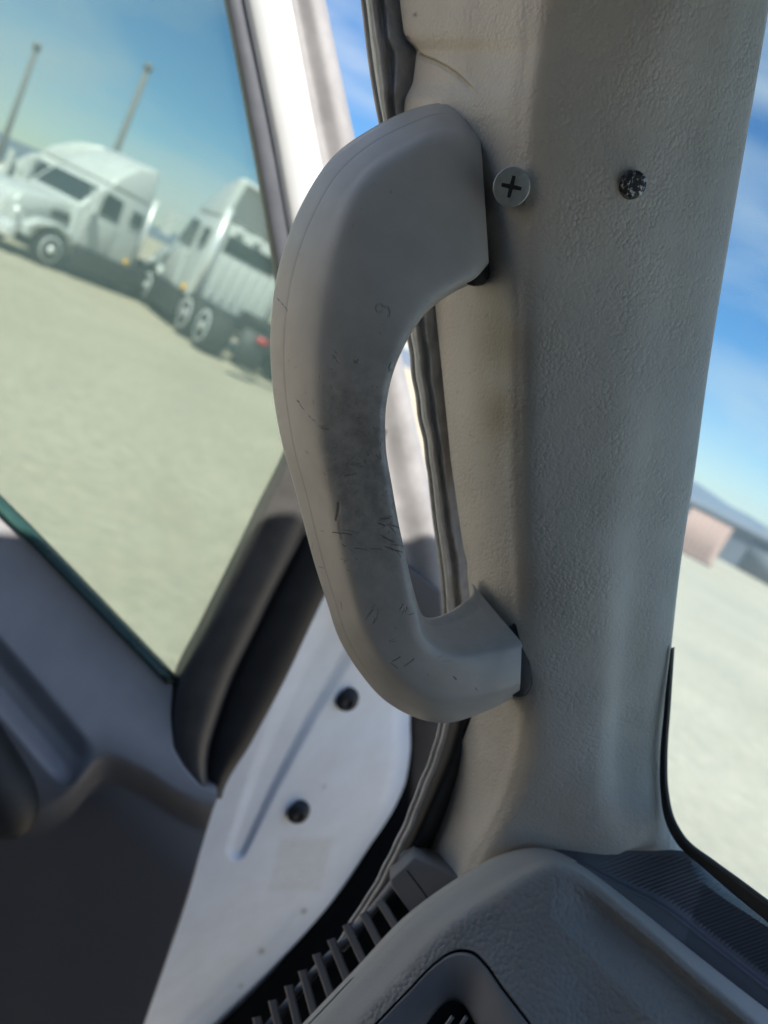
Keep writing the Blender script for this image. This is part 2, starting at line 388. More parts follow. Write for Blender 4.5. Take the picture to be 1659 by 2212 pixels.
def lathe_bm(prof, k=32):                          # (r, y) about the y axis
    bm = bmesh.new(); rr = [[bm.verts.new((r*math.cos(t), y, r*math.sin(t))) for t in np.linspace(0, 2*math.pi, k, endpoint=False)] for r, y in prof]
    for a, b_ in zip(rr[:-1], rr[1:]):
        for i in range(k): bm.faces.new((a[i], a[(i+1) % k], b_[(i+1) % k], b_[i]))
    bm.faces.new(rr[0]); bm.faces.new(rr[-1]); return bm
def wheel(parent, x, y, side, first={}, dual=False):
    kind = 'd' if dual else 's'
    if kind not in first:
        w = .30 if not dual else .58
        t = lathe_bm([(.30, 0), (.33, -.02), (.46, -.01), (.51, -.05), (.52, -w/2), (.51, -w+.05), (.46, -w), (.30, -w)])
        if dual: rm = lathe_bm([(.02, -.05), (.20, -.05), (.30, -.015), (.36, .012), (.36, -.1), (.28, -.25), (.02, -.25)])
        else: rm = lathe_bm([(.02, .05), (.10, .05), (.12, .0), (.20, -.02), (.27, -.03), (.35, .012), (.35, -.1), (.28, -.2), (.02, -.2)])
        tm = bpy.data.meshes.new('tyre'); bmesh.ops.recalc_face_normals(t, faces=t.faces[:]); t.to_mesh(tm)
        mm = bpy.data.meshes.new('rim'); bmesh.ops.recalc_face_normals(rm, faces=rm.faces[:]); rm.to_mesh(mm)
        for me, mt in ((tm, 'tyre'), (mm, 'rim')):
            me.materials.append(M[mt])
            for p in me.polygons: p.use_smooth = True
        hb = lathe_bm([(.02, .09), (.07, .09), (.085, .07), (.085, -.1), (.02, -.1)] if not dual else [(.02, .03), (.09, .02), (.11, -.02), (.11, -.22), (.02, -.22)], 20)
        hm = bpy.data.meshes.new('hub'); bmesh.ops.recalc_face_normals(hb, faces=hb.faces[:]); hb.to_mesh(hm); hm.materials.append(M['alu'])
        first[kind] = (tm, mm, hm)
    t = bpy.data.objects.new('wheel', first[kind][0]); col.objects.link(t); t.parent = parent; t.location = (x, y, .52)
    if side < 0: t.rotation_euler.z = math.pi
    for nme, me in (('rim', first[kind][1]), ('hub', first[kind][2])):
        o = bpy.data.objects.new(nme, me); col.objects.link(o); o.parent = t
def part(name, bm, mat, parent, smooth=True):
    o = bm_link(name, bm, mat, parent, smooth)
    if smooth:
        md = None
    return o
def bxp(name, mat, parent, *b6, bev=.02):
    bm = bmesh.new(); box(bm, *b6)
    if bev: bmesh.ops.bevel(bm, geom=bm.edges[:], offset=bev, segments=2, affect='EDGES', profile=.5)
    return part(name, bm, mat, parent)
def quad_part(name, pts, mat, parent, n, t=.02):
    bm = bmesh.new(); n = Vector(n) * t; a = [bm.verts.new(Vector(p) + n) for p in pts]; b_ = [bm.verts.new(Vector(p) - n) for p in pts]
    k = len(pts); bm.faces.new(a); bm.faces.new(b_[::-1])
    for i in range(k): bm.faces.new((a[i], b_[i], b_[(i+1) % k], a[(i+1) % k]))
    return part(name, bm, mat, parent, False)
def make_truck(loc, heading, label, sleeper=True, tail=0.0, axles=(-4.6, -5.95)):
    root = thing('semi_truck', loc, label, 'truck', 'trucks parked in the yard')
    root.rotation_euler.z = heading
    xb = -3.1 if sleeper else -2.3                # cab back
    part('hood', prism([(1.25, .75), (1.32, 1.35), (1.15, 1.62), (-.55, 1.98), (-.55, .98), (.62, 1.02), (.62, .75)], 1.02, .80, bev=.09), M['tp'], root)
    for s in (1, -1):
        fb = prism([(.95, .62), (.95, .9), (.62, 1.16), (0, 1.26), (-.58, 1.16), (-.66, .95), (-.52, .95), (-.40, 1.02), (0, 1.14), (.5, 1.04), (.70, .8), (.72, .62)], .16, .14, bev=.03)
        for v_ in fb.verts: v_.co.y += s * 1.06
        part('fender', fb, M['tp'], root)
        hl = bmesh.new(); bmesh.ops.create_uvsphere(hl, u_segments=16, v_segments=10, radius=.15)
        for v_ in hl.verts: v_.co = Vector((v_.co.x*.7 + 1.18, v_.co.y*1.1 + s*.88, v_.co.z + 1.1))
        part('headlight', hl, M['alu'], root)
        quad_part('side_window', [(-1.0, s*1.118, 2.02), (-1.95, s*1.118, 1.98), (-1.95, s*1.075, 2.62), (-1.32, s*1.075, 2.66)], M['tglass'], root, (0, 1, 0), .025)
        if sleeper: quad_part('sleeper_window', [(-2.45, s*1.11, 2.12), (-2.9, s*1.11, 2.12), (-2.9, s*1.085, 2.55), (-2.45, s*1.085, 2.55)], M['tglass'], root, (0, 1, 0), .025)
        quad_part('hood_vent', [(.1, s*.95, 1.35), (-.42, s*.985, 1.35), (-.42, s*.93, 1.62), (.1, s*.905, 1.55)], M['tdark'], root, (0, 1, 0), .05)
        bxp('door', M['tp'], root, -2.02, -.72, s*1.13 - .02, s*1.13 + .02, .95, 1.9)
        mb = bmesh.new(); box(mb, -.78, -.62, s*1.42 - .12, s*1.42 + .12, 1.95, 2.55); box(mb, -.72, -.68, s*1.06 - .02, s*1.42 + .02, 2.5, 2.54)
        part('mirror', mb, M['tp'], root, False)
        tb = bmesh.new(); cyl(tb, (-.95, s*.88, .72), (-2.75, s*.88, .72), .31); part('fuel_tank', tb, M['alu'], root)
        bxp('side_skirt', M['tdark'], root, -3.0 if tail else -4.0, -.75, s*1.19 - .03, s*1.19 + .03, .28, .93)  # dark panel for the fairings, also standing in for shade there
        bxp('step', M['tdark'], root, -2.1, -.8, s*1.05 - .1, s*1.05 + .1, .38, .50)
        bxp('mud_flap', M['tdark'], root, -6.95 - tail, -6.91 - tail, s*.9 - .3, s*.9 + .3, .25, 1.0, bev=0)
        bxp('tail_light', M['red'], root, -7.0 - tail, -6.93 - tail, s*.75 - .12, s*.75 + .12, .82, .95, bev=0)
        eb = bmesh.new(); cyl(eb, (xb - .18, s*.98, .9), (xb - .18, s*.98, 3.15), .085, 16); part('exhaust_stack', eb, M['alu'], root)
    part('cab', prism([(-.5, .8), (-.52, 1.95), (-1.12, 2.72), (-1.4, 2.86), (xb, 2.9), (xb, .85)], 1.12, 1.05, bev=.07), M['tp'], root)
    quad_part('windshield', [(-.62, .95, 2.03), (-.62, -.95, 2.03), (-1.09, -.92, 2.64), (-1.09, .92, 2.64)], M['tglass'], root, (.78, 0, .62), .035)
    # roof fairing: sloped shell, open and dark at the back
    part('roof_fairing', prism([(-1.3, 2.86), (-1.55, 3.2), (-2.2, 3.72), (xb + .25, 3.95), (xb, 3.95), (xb, 2.86)], 1.08, .92, bev=.10), M['tp'], root)
    quad_part('fairing_back', [(xb - .01, .9, 2.96), (xb - .01, -.9, 2.96), (xb - .01, -.78, 3.85), (xb - .01, .78, 3.85)], M['tgrey'], root, (1, 0, 0), .02)
    quad_part('rear_window', [(xb - .01, .72, 2.22), (xb - .01, -.72, 2.22), (xb - .01, -.72, 2.62), (xb - .01, .72, 2.62)], M['tglass'], root, (1, 0, 0), .02)
    for k in range(7): bxp('cab_rib', M['tp'], root, xb - .055, xb - .002, -.81 + k*.27 - .05, -.81 + k*.27 + .05, 1.1, 2.08)
    for k in range(3): bxp('work_light', M['alu'], root, xb - .12, xb - .002, -.5 + k*.5 - .09, -.5 + k*.5 + .09, 2.74, 2.88)
    bxp('grille', M['alu'], root, 1.27, 1.34, -.6, .6, .85, 1.45)
    bxp('bumper', M['alu'], root, 1.15, 1.45, -1.18, 1.18, .40, .78, bev=.05)
    fb = bmesh.new(); xr_ = -6.9 - tail
    for s in (1, -1): box(fb, 1.1, xr_, s*.43 - .05, s*.43 + .05, .72, 1.0)
    for x in (-3.6, -4.6, -5.9, xr_ + .06): box(fb, x - .08, x + .08, -.38, .38, .74, .98)
    part('chassis_frame', fb, M['tdark'], root, False)
    q = bmesh.new(); cyl(q, (-5.25, 0, 1.08), (-5.25, 0, 1.22), .5, 28); box(q, -5.1, -4.6, -.3, .3, 1.02, 1.07); part('fifth_wheel', q, M['tdark'], root, False)
    bxp('battery_box', M['tdark'], root, -3.9, -3.2, .5, 1.05, .45, 1.0)
    for s in (1, -1):
        wheel(root, 0, s*1.2, s)
        for x in axles: wheel(root, x, s*1.22, s, dual=True)
    bxp('marker_light', M['amber'], root, -2.9, -2.75, 1.12, 1.2, .92, 1.1, bev=0)
    return root
def ang(x, y): return math.atan2(y, x)
gA = ground(95, 577)
hA = ang(-.30, -.954); off = np.array([-math.sin(hA), math.cos(hA), 0]) * 1.2
make_truck(tuple(gA - off), hA, 'white sleeper truck with dark windshield and high roof fairing')
gB = ground(440, 770); hB = ang(-.637, .773); cB, sB = math.cos(hB), math.sin(hB)
tB = make_truck(tuple(gB - 1.2*np.array([cB*-5.95 - sB*1.22, sB*-5.95 + cB*1.22, 0])), hB, 'white truck seen from behind, dark hollow fairing back, bright tandem wheels', tail=.3, axles=(-3.75, -5.1))
tB.scale = (1.2,)*3
gC = ground(600, 700); gC = CAM + (gC - CAM) * 1.28; gC[2] = 0
make_truck(tuple(gC + np.array([2.2, 3.0, 0])), hB, 'white truck behind the door frame, just past the tandem wheels')
gD = ground(-60, 470)
make_truck(tuple(gD), ang(-.9, -.4), 'white truck farthest left, only its upper rear corner in view')

def pole(u, v_base, u_top, v_top, dist, r, label):
    rb = ray(np.float64(u), np.float64(v_base)); b_ = CAM + rb * dist
    rt = ray(np.float64(u_top), np.float64(v_top)); t_ = CAM + rt * dist
    t_[0], t_[1] = b_[0], b_[1]
    bm = bmesh.new(); cyl(bm, (0, 0, 0), (0, 0, t_[2]), r*1.15, 14, r*.9)
    o = bm_link('utility_pole', bm, M['wood'], None, True); o.location = (b_[0], b_[1], 0)
    c = bmesh.new(); cyl(c, (0, 0, t_[2]), (0, 0, t_[2] + .25), r*1.5, 14, r*1.2); bm_link('pole_cap', c, M['wood'], o, True)
    tag(o, label, 'pole', 'poles behind the trucks')
pole(10, 300, 78, 112, 34, .13, 'tall grey pole at the far left, rising behind the leftmost truck')
pole(268, 282, 328, 160, 36, .16, 'grey pole rising just behind the tall roof fairing of the sleeper truck')

# far side seen through the windshield
def placed(u, v, dist_scale=1.0): return ground(u, v)
bs = thing('storage_shed', tuple(ground(1490, 1172)), 'long dark grey shed by the earth berm, seen through the windshield', 'shed')
bs.rotation_euler.z = R(-50)
bb = bmesh.new(); box(bb, -6, 34, 0, 7, 0, 2.6); bm_link('wall', bb, M['shed'], bs)
bb = prism([(-.3, 2.6), (7.3, 2.6), (7.3, 2.75), (3.5, 3.3), (-.3, 2.75)], 20.3, 20.3, bev=0)
for v_ in bb.verts: x, y, z = v_.co; v_.co = (y + 14, x, z)
bm_link('roof', bb, M['shed'], bs)
for k in range(5): bxp('roller_door', M['tgrey'], bs, -2 + k*6, 1.5 + k*6, -.06, .0, .05, 2.2, bev=0)
ct = thing('storage_container', tuple(ground(1540, 1230)), 'pale pink storage container in front of the grey shed', 'container')
ct.rotation_euler.z = R(-20)
bb = bmesh.new(); box(bb, -2.4, -.15, 0, 2.4, .1, 2.3); bm_link('container_body', bb, M['pink'], ct)
for k in range(7): bxp('corrugation', M['pink'], ct, -2.3 + k*.28, -2.17 + k*.28, -.04, -.002, .2, 2.2, bev=0)
bxp('base_rail', M['tdark'], ct, -2.4, -.15, .02, 2.38, 0, .1, bev=0)

# ------------------------------------------------------------------ the truck door (standing open)
DP = P(760.0, 1200.0, .74); DE = P(50.0, 1190.0, .67) - DP; DE[2] = 0; DN = np.array([-DE[1], DE[0], 0]); DN /= np.linalg.norm(DN)
if DN @ fw < 0: DN = -DN
door = thing('truck_door', tuple(P(880.0, 1700.0, .76)), 'open truck door with tinted window, white inner edge and dark grey trim', 'door')
def dpl(u, v, off=0.0): return on_plane(np.asarray(u, float), np.asarray(v, float), DP, DN, off)
# glass
slab('window_pane', [(-420, -260), (430, -260), (490, 20), (548, 300), (600, 575), (640, 800), (630, 990), (372, 1482), (0, 1102), (-420, 680)], DP, DN, .010, .004, M['glass'], door, smooth=False)
def ribbon(name, rows, vq, profile, mat, parent, nper=10, back=.012):
    """rows: v -> list of u edges; profile: offsets at those edges (metres, + is away)"""
    vv = np.array([r[0] for r in rows], float); U = np.array([r[1] for r in rows], float)
    uq = interp(vv, U, vq); k = U.shape[1]; tq = np.linspace(0, k-1, (k-1)*nper + 1)
    UU = np.stack([interp(np.arange(k), uq[i], tq) for i in range(len(vq))]); OO = interp(np.arange(k), np.asarray(profile, float), tq)
    VV = np.broadcast_to(vq[:, None], UU.shape)
    pts = on_plane(UU.ravel(), VV.ravel(), DP, DN, np.broadcast_to(OO, UU.shape).ravel()).reshape(*UU.shape, 3)
    return grid(name, pts, mat, parent, flip=True, back=DN*back)
vq = np.linspace(-260, 1000, 90)
ribbon('window_channel', [(-260, [432, 440, 468, 478]), (0, [485, 493, 518, 527]), (300, [542, 551, 580, 590]), (575, [590, 601, 630, 642]), (800, [622, 634, 680, 690]), (1000, [640, 652, 700, 712])],
       vq, [.012, -.003, -.004, .004], M['frame_dark'], door)
ribbon('door_frame', [(-260, [464, 488, 535, 575]), (0, [518, 542, 588, 628]), (300, [580, 604, 650, 684]), (575, [632, 656, 702, 738]), (800, [690, 710, 745, 778]), (1000, [716, 736, 775, 806])],
       vq, [.004, -.010, -.013, .0], M['white'], door)
vq2 = np.linspace(-260, 1345, 110)
ribbon('frame_flange', [(-260, [568, 590, 622, 640, 652]), (0, [622, 640, 672, 692, 703]), (300, [682, 700, 735, 756, 767]), (575, [735, 755, 790, 815, 828]), (800, [775, 800, 840, 862, 874]), (1000, [805, 840, 882, 906, 917]), (1200, [845, 882, 925, 950, 961]), (1345, [870, 905, 950, 975, 987])],
       vq2, [.002, .008, .003, .006, .018], M['frame_grey'], door)
# white lower door edge with pressed channel
vq3 = np.linspace(1140, 2330, 240)
xl = interp([1140, 1290, 1480, 1720, 1950, 2212, 2330], [765, 688, 598, 468, 398, 308, 268], vq3)
xr = interp([1140, 1300, 1400, 1545, 1620, 1740, 1850, 2020, 2130, 2212, 2330], [930, 955, 925, 886, 886, 860, 800, 700, 600, 512, 400], vq3)
tt = np.linspace(0, 1, 140)
UU = xl[:, None] - 14 + (xr - xl + 14)[:, None] * tt; VV = np.broadcast_to(vq3[:, None], UU.shape)
dg = seg_dist(UU, VV, [(730, 1370), (640, 1540), (570, 1690), (512, 1835)])
wg = np.clip(52 - (VV - 1370) * .07, 16, 52)
offs = .004 + .10*tt[None] + .007 * (1 - sstep(wg*.45, wg*1.3, dg))
du = (xr[:, None] - UU); edge = np.clip(1 - du/46, 0, 1); offs = offs + .022 * edge**2.2
s2 = seg_dist(UU, VV, [(700, 1770), (540, 2080)])
offs = offs + .0025 * sstep(0, 1, 1 - np.clip(np.abs(du - 105)/20, 0, 1)) * (VV > 1900) * sstep(1900, 2000, VV)
res = (1 - sstep(.75, 1.05, np.maximum(np.abs((UU - 648 + (VV-1870)*.25)/62), np.abs((VV - 1868)/62)))) * .5
spots = np.zeros_like(UU)
for su, sv, sr in ((656, 1968, 6), (565, 2055, 6), (520, 2130, 4), (700, 1700, 3)): spots = np.maximum(spots, 1 - sstep(sr*.6, sr*1.4, np.hypot(UU - su, VV - sv)))
pts = dpl(UU.ravel(), VV.ravel(), offs.ravel()).reshape(*UU.shape, 3)
m, nt, b, o = new_mat('white door edge paint'); v = coords(nt, 1)
k = mixc(nt, mrange(nt, noise(nt, v, 18, 5, .65), .35, .72), (.85, .89, .94), (.76, .795, .83))  # cool tint puts the bluish shade into the white paint
k = mixc(nt, math_(nt, 'MULTIPLY', attr(nt, 'residue'), mrange(nt, noise(nt, v, 260, 4, .7), .3, .62)), k, (.56, .55, .51))
k = mixc(nt, math_(nt, 'MULTIPLY', attr(nt, 'spots'), .75), k, (.22, .18, .14))
nt.links.new(k, b.inputs['Base Color']); b.inputs['Roughness'].default_value = .38; M['white_edge'] = m
grid('door_edge', pts, M['white_edge'], door, flip=True, attrs={'residue': res, 'spots': spots}, back=DN*.012)
# dark corner block behind the handle
slab('dark_corner', [(866, 1180), (886, 1226), (952, 1278), (966, 1420), (850, 1420), (840, 1250)], DP, DN, -.006, .014, M['trim_dark'], door, bev=.003)
# two rubber buffers
for (cu, cv) in ((748, 1508), (643, 1750)):
    fr = (cu - np.interp(cv, vq3, xl) + 14)/(np.interp(cv, vq3, xr) - np.interp(cv, vq3, xl) + 14)
    c = dpl(cu, cv, .003 + .10*fr); rad = .0138
    th = np.linspace(0, 2*math.pi, 28, endpoint=False); ax = np.cross(DN, [0, 0, 1.0]); ax /= np.linalg.norm(ax); ay = np.cross(ax, DN)
    prof = [(1.12, 0), (1.12, -.002), (1.0, -.003), (.98, -.0075), (.85, -.0105), (.55, -.0125), (.30, -.0128), (.26, -.0115), (.02, -.0115)]
    ring = np.array([[c + rad*r*(math.cos(t)*ax + math.sin(t)*ay) + DN*d for t in th] for r, d in prof])
    bo = grid('rubber_buffer', ring, M['black'], door, closed=True); fix_normals(bo.data)
# divider bar between glass and white edge: grey channel + black seal
vq4 = np.linspace(930, 1725, 90)
bl = [(930, 634), (985, 612), (1090, 560), (1230, 492), (1350, 432), (1470, 373), (1550, 360), (1620, 362), (1660, 384), (1700, 420), (1725, 452)]
brr = [(930, 830), (1140, 772), (1290, 694), (1480, 604), (1600, 540), (1720, 474), (1725, 473)]
BL = interp([x for x, _ in bl], [y for _, y in bl], vq4); BR = interp([x for x, _ in brr], [y for _, y in brr], vq4)
rows = [(a, [l_, l_ + (r_-l_)*.10, l_ + (r_-l_)*.34, l_ + (r_-l_)*.50, l_ + (r_-l_)*.56]) for a, l_, r_ in zip(vq4, BL, BR)]
ribbon('divider_bar', rows, vq4, [.010, -.018, -.022, -.014, .004], M['channel'], door, 8)
rows = [(a, [l_ + (r_-l_)*.50, l_ + (r_-l_)*.60, l_ + (r_-l_)*.85, r_, r_ + 6]) for a, l_, r_ in zip(vq4, BL, BR)]
ribbon('edge_seal', rows, vq4, [.004, -.006, -.009, -.004, .006], M['black'], door, 8)
vq5 = np.linspace(1690, 2330, 50); XL = interp(vq3, xl, vq5)
rows = [(a, [x - 105 + (a-1690)*.02, x - 60, x - 22, x + 4]) for a, x in zip(vq5, XL)]
ribbon('edge_seal', rows, vq5, [-.006, -.002, -.004, .006], M['black'], door, 8)
# glass lower edge
ribbon('glass_edge', [(700, [-434, -408]), (1092, [-18, 8]), (1476, [358, 384])], np.linspace(700, 1478, 30), [-.016, -.012], M['glass_edge'], door, 3)
# trim panel with sculpted recess
vv = np.linspace(690, 2360, 260)
xR = np.interp(vv, [690, 1108, 1485, 1550, 1620, 1660, 1700, 1716, 1740, 1950, 2212, 2360], [-410, 4, 372, 368, 374, 397, 432, 470, 463, 400, 311, 265])
tt = np.linspace(0, 1, 200)
UU = -420 + (xR[:, None] + 420) * tt; VV = np.broadcast_to(vv[:, None], UU.shape)
cv = interp([-420, -60, 60, 150, 210, 300, 380, 430, 500], [1420, 1640, 1740, 1700, 1632, 1650, 1700, 1725, 1740], UU.ravel()).reshape(UU.shape)
s = VV - cv
gl = (VV - 1108 - UU*1.0188)                       # below the glass line
offs = -.012 - .045*sstep(0, 420, gl) + .026*sstep(0, 70, s)
offs = offs + .016*(1 - sstep(12, 60, seg_dist(UU, VV, [(-60, 1390), (170, 1660)])))*(1 - sstep(-90, 10, s))
offs = offs + .006*(1 - sstep(-70, 70, (UU - 120) + (VV - 1900)*.16)) * sstep(1780, 1950, VV)
pts = dpl(UU.ravel(), VV.ravel(), offs.ravel()).reshape(*UU.shape, 3)
m, nt, b, o = new_mat('graded door trim'); v = coords(nt, 1)
k = mixc(nt, attr(nt, 'lower'), (.35, .345, .36), (.11, .105, .108))  # base colour darkens towards the lower part
k = mixc(nt, mrange(nt, noise(nt, v, 25, 4), .3, .7, 0, .2), k, (.12, .12, .125))
nt.links.new(k, b.inputs['Base Color']); b.inputs['Roughness'].default_value = .5; bump(nt, b, noise(nt, v, 900, 2), .0002)
grid('trim_panel', pts, m, door, flip=True, attrs={'lower': sstep(-80, 60, s)}, back=DN*.02)
# pull handle at the left edge
cc = np.array([dpl(u_, v_, -.085) for u_, v_ in ((-260, 1400), (-120, 1560), (-30, 1690), (28, 1762), (50, 1800))])
cc = curve(cc, 40); rr = np.concatenate([np.full(26, .034), .034*np.sqrt(np.clip(1 - (np.arange(1, 15)/14.0)**2.2, .0004, 1))])
tube('door_pull', cc, rr, M['black'], door, 24)
fix_normals(door.children[-1].data) if door.children else None

# ------------------------------------------------------------------ door opening seal and jamb (on the cab body)
def pil_d(v): return 1.0 / (3.57 - .000643 * np.asarray(v, float))
LV = [(-420, 800), (-150, 852), (0, 866), (60, 873), (82, 878), (110, 902), (180, 893), (212, 877), (250, 873), (330, 890), (400, 902), (655, 940), (800, 955), (1000, 975), (1185, 1002), (1215, 1010), (1250, 1011), (1350, 1022), (1530, 1026), (1580, 1008), (1640, 984), (1700, 950), (1830, 893), (1900, 872)]
def lv_(v): return np.interp(v, [a for a, _ in LV], [b for _, b in LV])
RGV = [(-420, 1240), (0, 1185), (300, 1150), (700, 1142), (1200, 1140), (1400, 1150), (1600, 1150), (1720, 1120), (1830, 1060), (1900, 1020)]
RV = [(-420, 1735), (0, 1663), (50, 1655), (430, 1590), (800, 1530), (1050, 1496), (1190, 1474), (1440, 1446), (1560, 1435), (1640, 1431), (1706, 1434), (1774, 1449), (1830, 1472), (1870, 1500), (1900, 1530)]
ws = thing('door_seal', tuple(P(980.0, 1540.0, .43)), 'faded grey rubber seal strip running along the pillar behind the grab handle', 'seal')
EV = [(-420, 722), (0, 786), (100, 797), (200, 813), (270, 826), (480, 856), (700, 881), (790, 894), (880, 906), (1000, 926), (1130, 942), (1240, 956), (1330, 963), (1430, 966)]
vq6 = np.linspace(-420, 1425, 420)
ev = interp([a for a, _ in EV], [b_ for _, b_ in EV], vq6)
ev = ev + .8*np.sin(vq6/47.) + 1.3*np.sin(vq6/15.+1)*sstep(690, 760, vq6)*(1 - sstep(980, 1060, vq6))
rv = lv_(vq6) + 26
dd = pil_d(vq6) + .068
ts_ = np.array([0, .1, .2, .32, .42, .55, .8, 1.0]); do = np.array([.016, .002, -.001, .006, .001, .003, .006, .004])
tq = np.linspace(0, 1, 40); UU = ev[:, None] + (rv - ev)[:, None]*tq; DD = dd[:, None] + interp(ts_, do, tq)[None]
smud = np.clip(.0014*np.sin(vq6/17.)[:, None]*np.exp(-((tq-.35)/.12)**2)[None], -.01, .01)
pts = P(UU, np.broadcast_to(vq6[:, None], UU.shape), DD + smud)
grid('seal_body', pts, M['seal_grey'], ws, flip=True, back=fw*.012)
tube('seal_lip', P(ev - 1.5, vq6, dd + .002), .0013, M['lip'], ws, 10)
lp = curve([(969, 1440), (968, 1540), (951, 1605), (921, 1690), (880, 1790), (832, 1890), (776, 1982), (735, 2050)], 120)
wig = 2.0*np.sin(np.linspace(0, 26, 120)) + 1.5*np.sin(np.linspace(0, 61, 120))
dl = np.interp(lp[:, 1], [1440, 1900, 2050], [.432, .455, .46])
tube('seal_lip', P(lp[:, 0] + wig*.5 + 3, lp[:, 1], dl), .0017, M['lip'], ws, 10)
tube('seal_lip', P(lp[:, 0] + wig*.5 - 9, lp[:, 1] - 3, dl + .003), .0013, M['seal_grey'], ws, 10)
lq = curve([(1010, 1440), (1006, 1560), (985, 1640), (950, 1720), (905, 1820), (860, 1910), (800, 2000), (740, 2080)], 60)
lp2 = curve([(975, 1440), (968, 1540), (951, 1605), (921, 1690), (880, 1790), (832, 1890), (776, 1982), (735, 2050)], 60)
wt = np.linspace(0, 1, 12); U2 = lp2[:, :1] + (lq[:, :1] + 30 - lp2[:, :1])*wt; V2 = lp2[:, 1:] + (lq[:, 1:] - lp2[:, 1:])*wt
grid('seal_body', P(U2, V2, .452 + .012*np.sin(wt*3.1)[None]*-1 + np.linspace(0, .02, 60)[:, None]), M['black'], ws, flip=True, back=fw*.01)
JN = fw * .9 + lv * .2; JN /= np.linalg.norm(JN)
jb = slab('door_jamb', [(860, 1400), (1060, 1400), (1060, 1640), (960, 1850), (860, 2010), (700, 2220), (560, 2360), (400, 2360), (590, 2100), (780, 1860), (850, 1720)], P(880.0, 1700.0, 1.0), fw, 0, .02, M['jamb'], None, seg=160)
o_ = np.array(P(880.0, 1700.0, 1.0))
for v_ in jb.data.vertices: v_.co = v_.co - Vector(o_)
jb.location = o_; tag(jb, 'dark hinge-side jamb in the gap between white door edge and pillar', 'door jamb')

# ------------------------------------------------------------------ pillar trim
pil = thing('pillar_trim', tuple(P(1280.0, 1860.0, .42)), 'grey-beige grained vinyl windshield pillar cover with two screws', 'pillar trim')
NV, NU = 760, 300
vq = np.linspace(-420, 1900, NV)
L = lv_(vq); L = np.convolve(np.pad(L, 2, 'edge'), np.ones(5)/5, 'valid')
RG = interp([a for a, _ in RGV], [b_ for _, b_ in RGV], vq); RR = interp([a for a, _ in RV], [b_ for _, b_ in RV], vq)
# section: hidden back edge, left edge, flank, ridge, face, right roll, right back edge
def section(i):
    l_, g, r_ = L[i], RG[i], RR[i]
    u_ = [l_ + 14, l_ + 2, l_, l_ + 8, l_ + (g-l_)*.35, l_ + (g-l_)*.66, g - (g-l_)*.14, g + 34, (g+r_)/2, r_ - 95, r_ - 40, r_ - 10, r_ - 1, r_, r_ - 4]
    fl = .055*min(g - l_, 205)/165.
    o_ = [fl + .020, fl + .006, fl + .0015, fl - .0015, fl*.64, fl*.32, fl*.125, .0014, .0056, .0165, .0235, .0290, .0320, .035, .047]
    return u_, o_
k = 15; kq = np.concatenate([np.linspace(0, 3, 14, endpoint=False), np.linspace(3, 10, 240, endpoint=False), np.linspace(10, 14, 46)])
US = np.array([section(i)[0] for i in range(NV)]); OS = np.array([section(i)[1] for i in range(NV)])
UU = interp(np.arange(k), US.T, kq).T; OO = interp(np.arange(k), OS.T, kq).T
VV = np.broadcast_to(vq[:, None], UU.shape)
DD = pil_d(VV) + OO
# soft hand-stretched unevenness and overlap seam near the top
DD = DD + .0006*np.sin(UU/61. + VV/143.) + .0005*np.sin(VV/71. - UU/97.) + .0012*(1 - sstep(0, 90, np.hypot((UU-1160)/1.0, (VV-1290)/1.7)))
seam = interp([840, 878, 902, 945, 990, 1030, 1100], [72, 80, 110, 132, 160, 200, 300], UU.ravel()).reshape(UU.shape)
fade = 1 - sstep(985, 1050, UU)
DD = DD - .0022*(1 - sstep(-1, 3, VV - seam))*fade
crease = np.exp(-((VV - seam)/2.2)**2)*fade
DD = DD + .0012*np.exp(-((VV - seam - 4)/5.)**2)*(1 - sstep(990, 1030, UU))
# flares out at its foot
foot = sstep(1560, 1880, VV); DD = DD - .012*foot*sstep(1150, 1400, UU) + .004*foot*(1 - sstep(950, 1100, UU))
stain = np.zeros_like(UU)
for su, sv, a_, b_, w_ in ((1085, 745, 55, 60, .45), (1075, 895, 40, 60, .55), (1140, 1255, 30, 60, .25), (1010, 130, 40, 40, .15)):
    stain = np.maximum(stain, w_*np.exp(-((UU-su)/a_)**2 - ((VV-sv)/b_)**2))
dark_marks = crease*.75  # seam line coloured darker
dark_marks = np.maximum(dark_marks, .7*np.exp(-(np.hypot(UU-897, VV-32)/4.5)**2))
for i in range(60):
    su, sv = rng.uniform(960, 1120), rng.uniform(660, 1200)
    dark_marks = np.maximum(dark_marks, rng.uniform(.1, .45)*np.exp(-(np.hypot(UU-su, VV-sv)/rng.uniform(1.2, 2.4))**2))
grid('vinyl_cover', P(UU, VV, DD), M['vinyl'], pil, flip=True, attrs={'stain': stain, 'dark_marks': dark_marks})
def surf(u_, v_):
    i = np.argmin(np.abs(vq - v_)); j = np.argmin(np.abs(UU[i] - u_)); return DD[i, j], i, j
def frame_at(u_, v_):
    d_, i, j = surf(u_, v_); c = P(np.float64(u_), np.float64(v_), np.float64(d_))
    PX = P(UU[i-12:i+13:24, j-8:j+9:16], VV[i-12:i+13:24, j-8:j+9:16], DD[i-12:i+13:24, j-8:j+9:16])
    a = PX[0, 1] - PX[0, 0]; b_ = PX[1, 0] - PX[0, 0]; a /= np.linalg.norm(a); n = np.cross(a, b_); n /= np.linalg.norm(n)
    if n @ fw > 0: n = -n
    b_ = np.cross(n, a); return c, a, b_, n
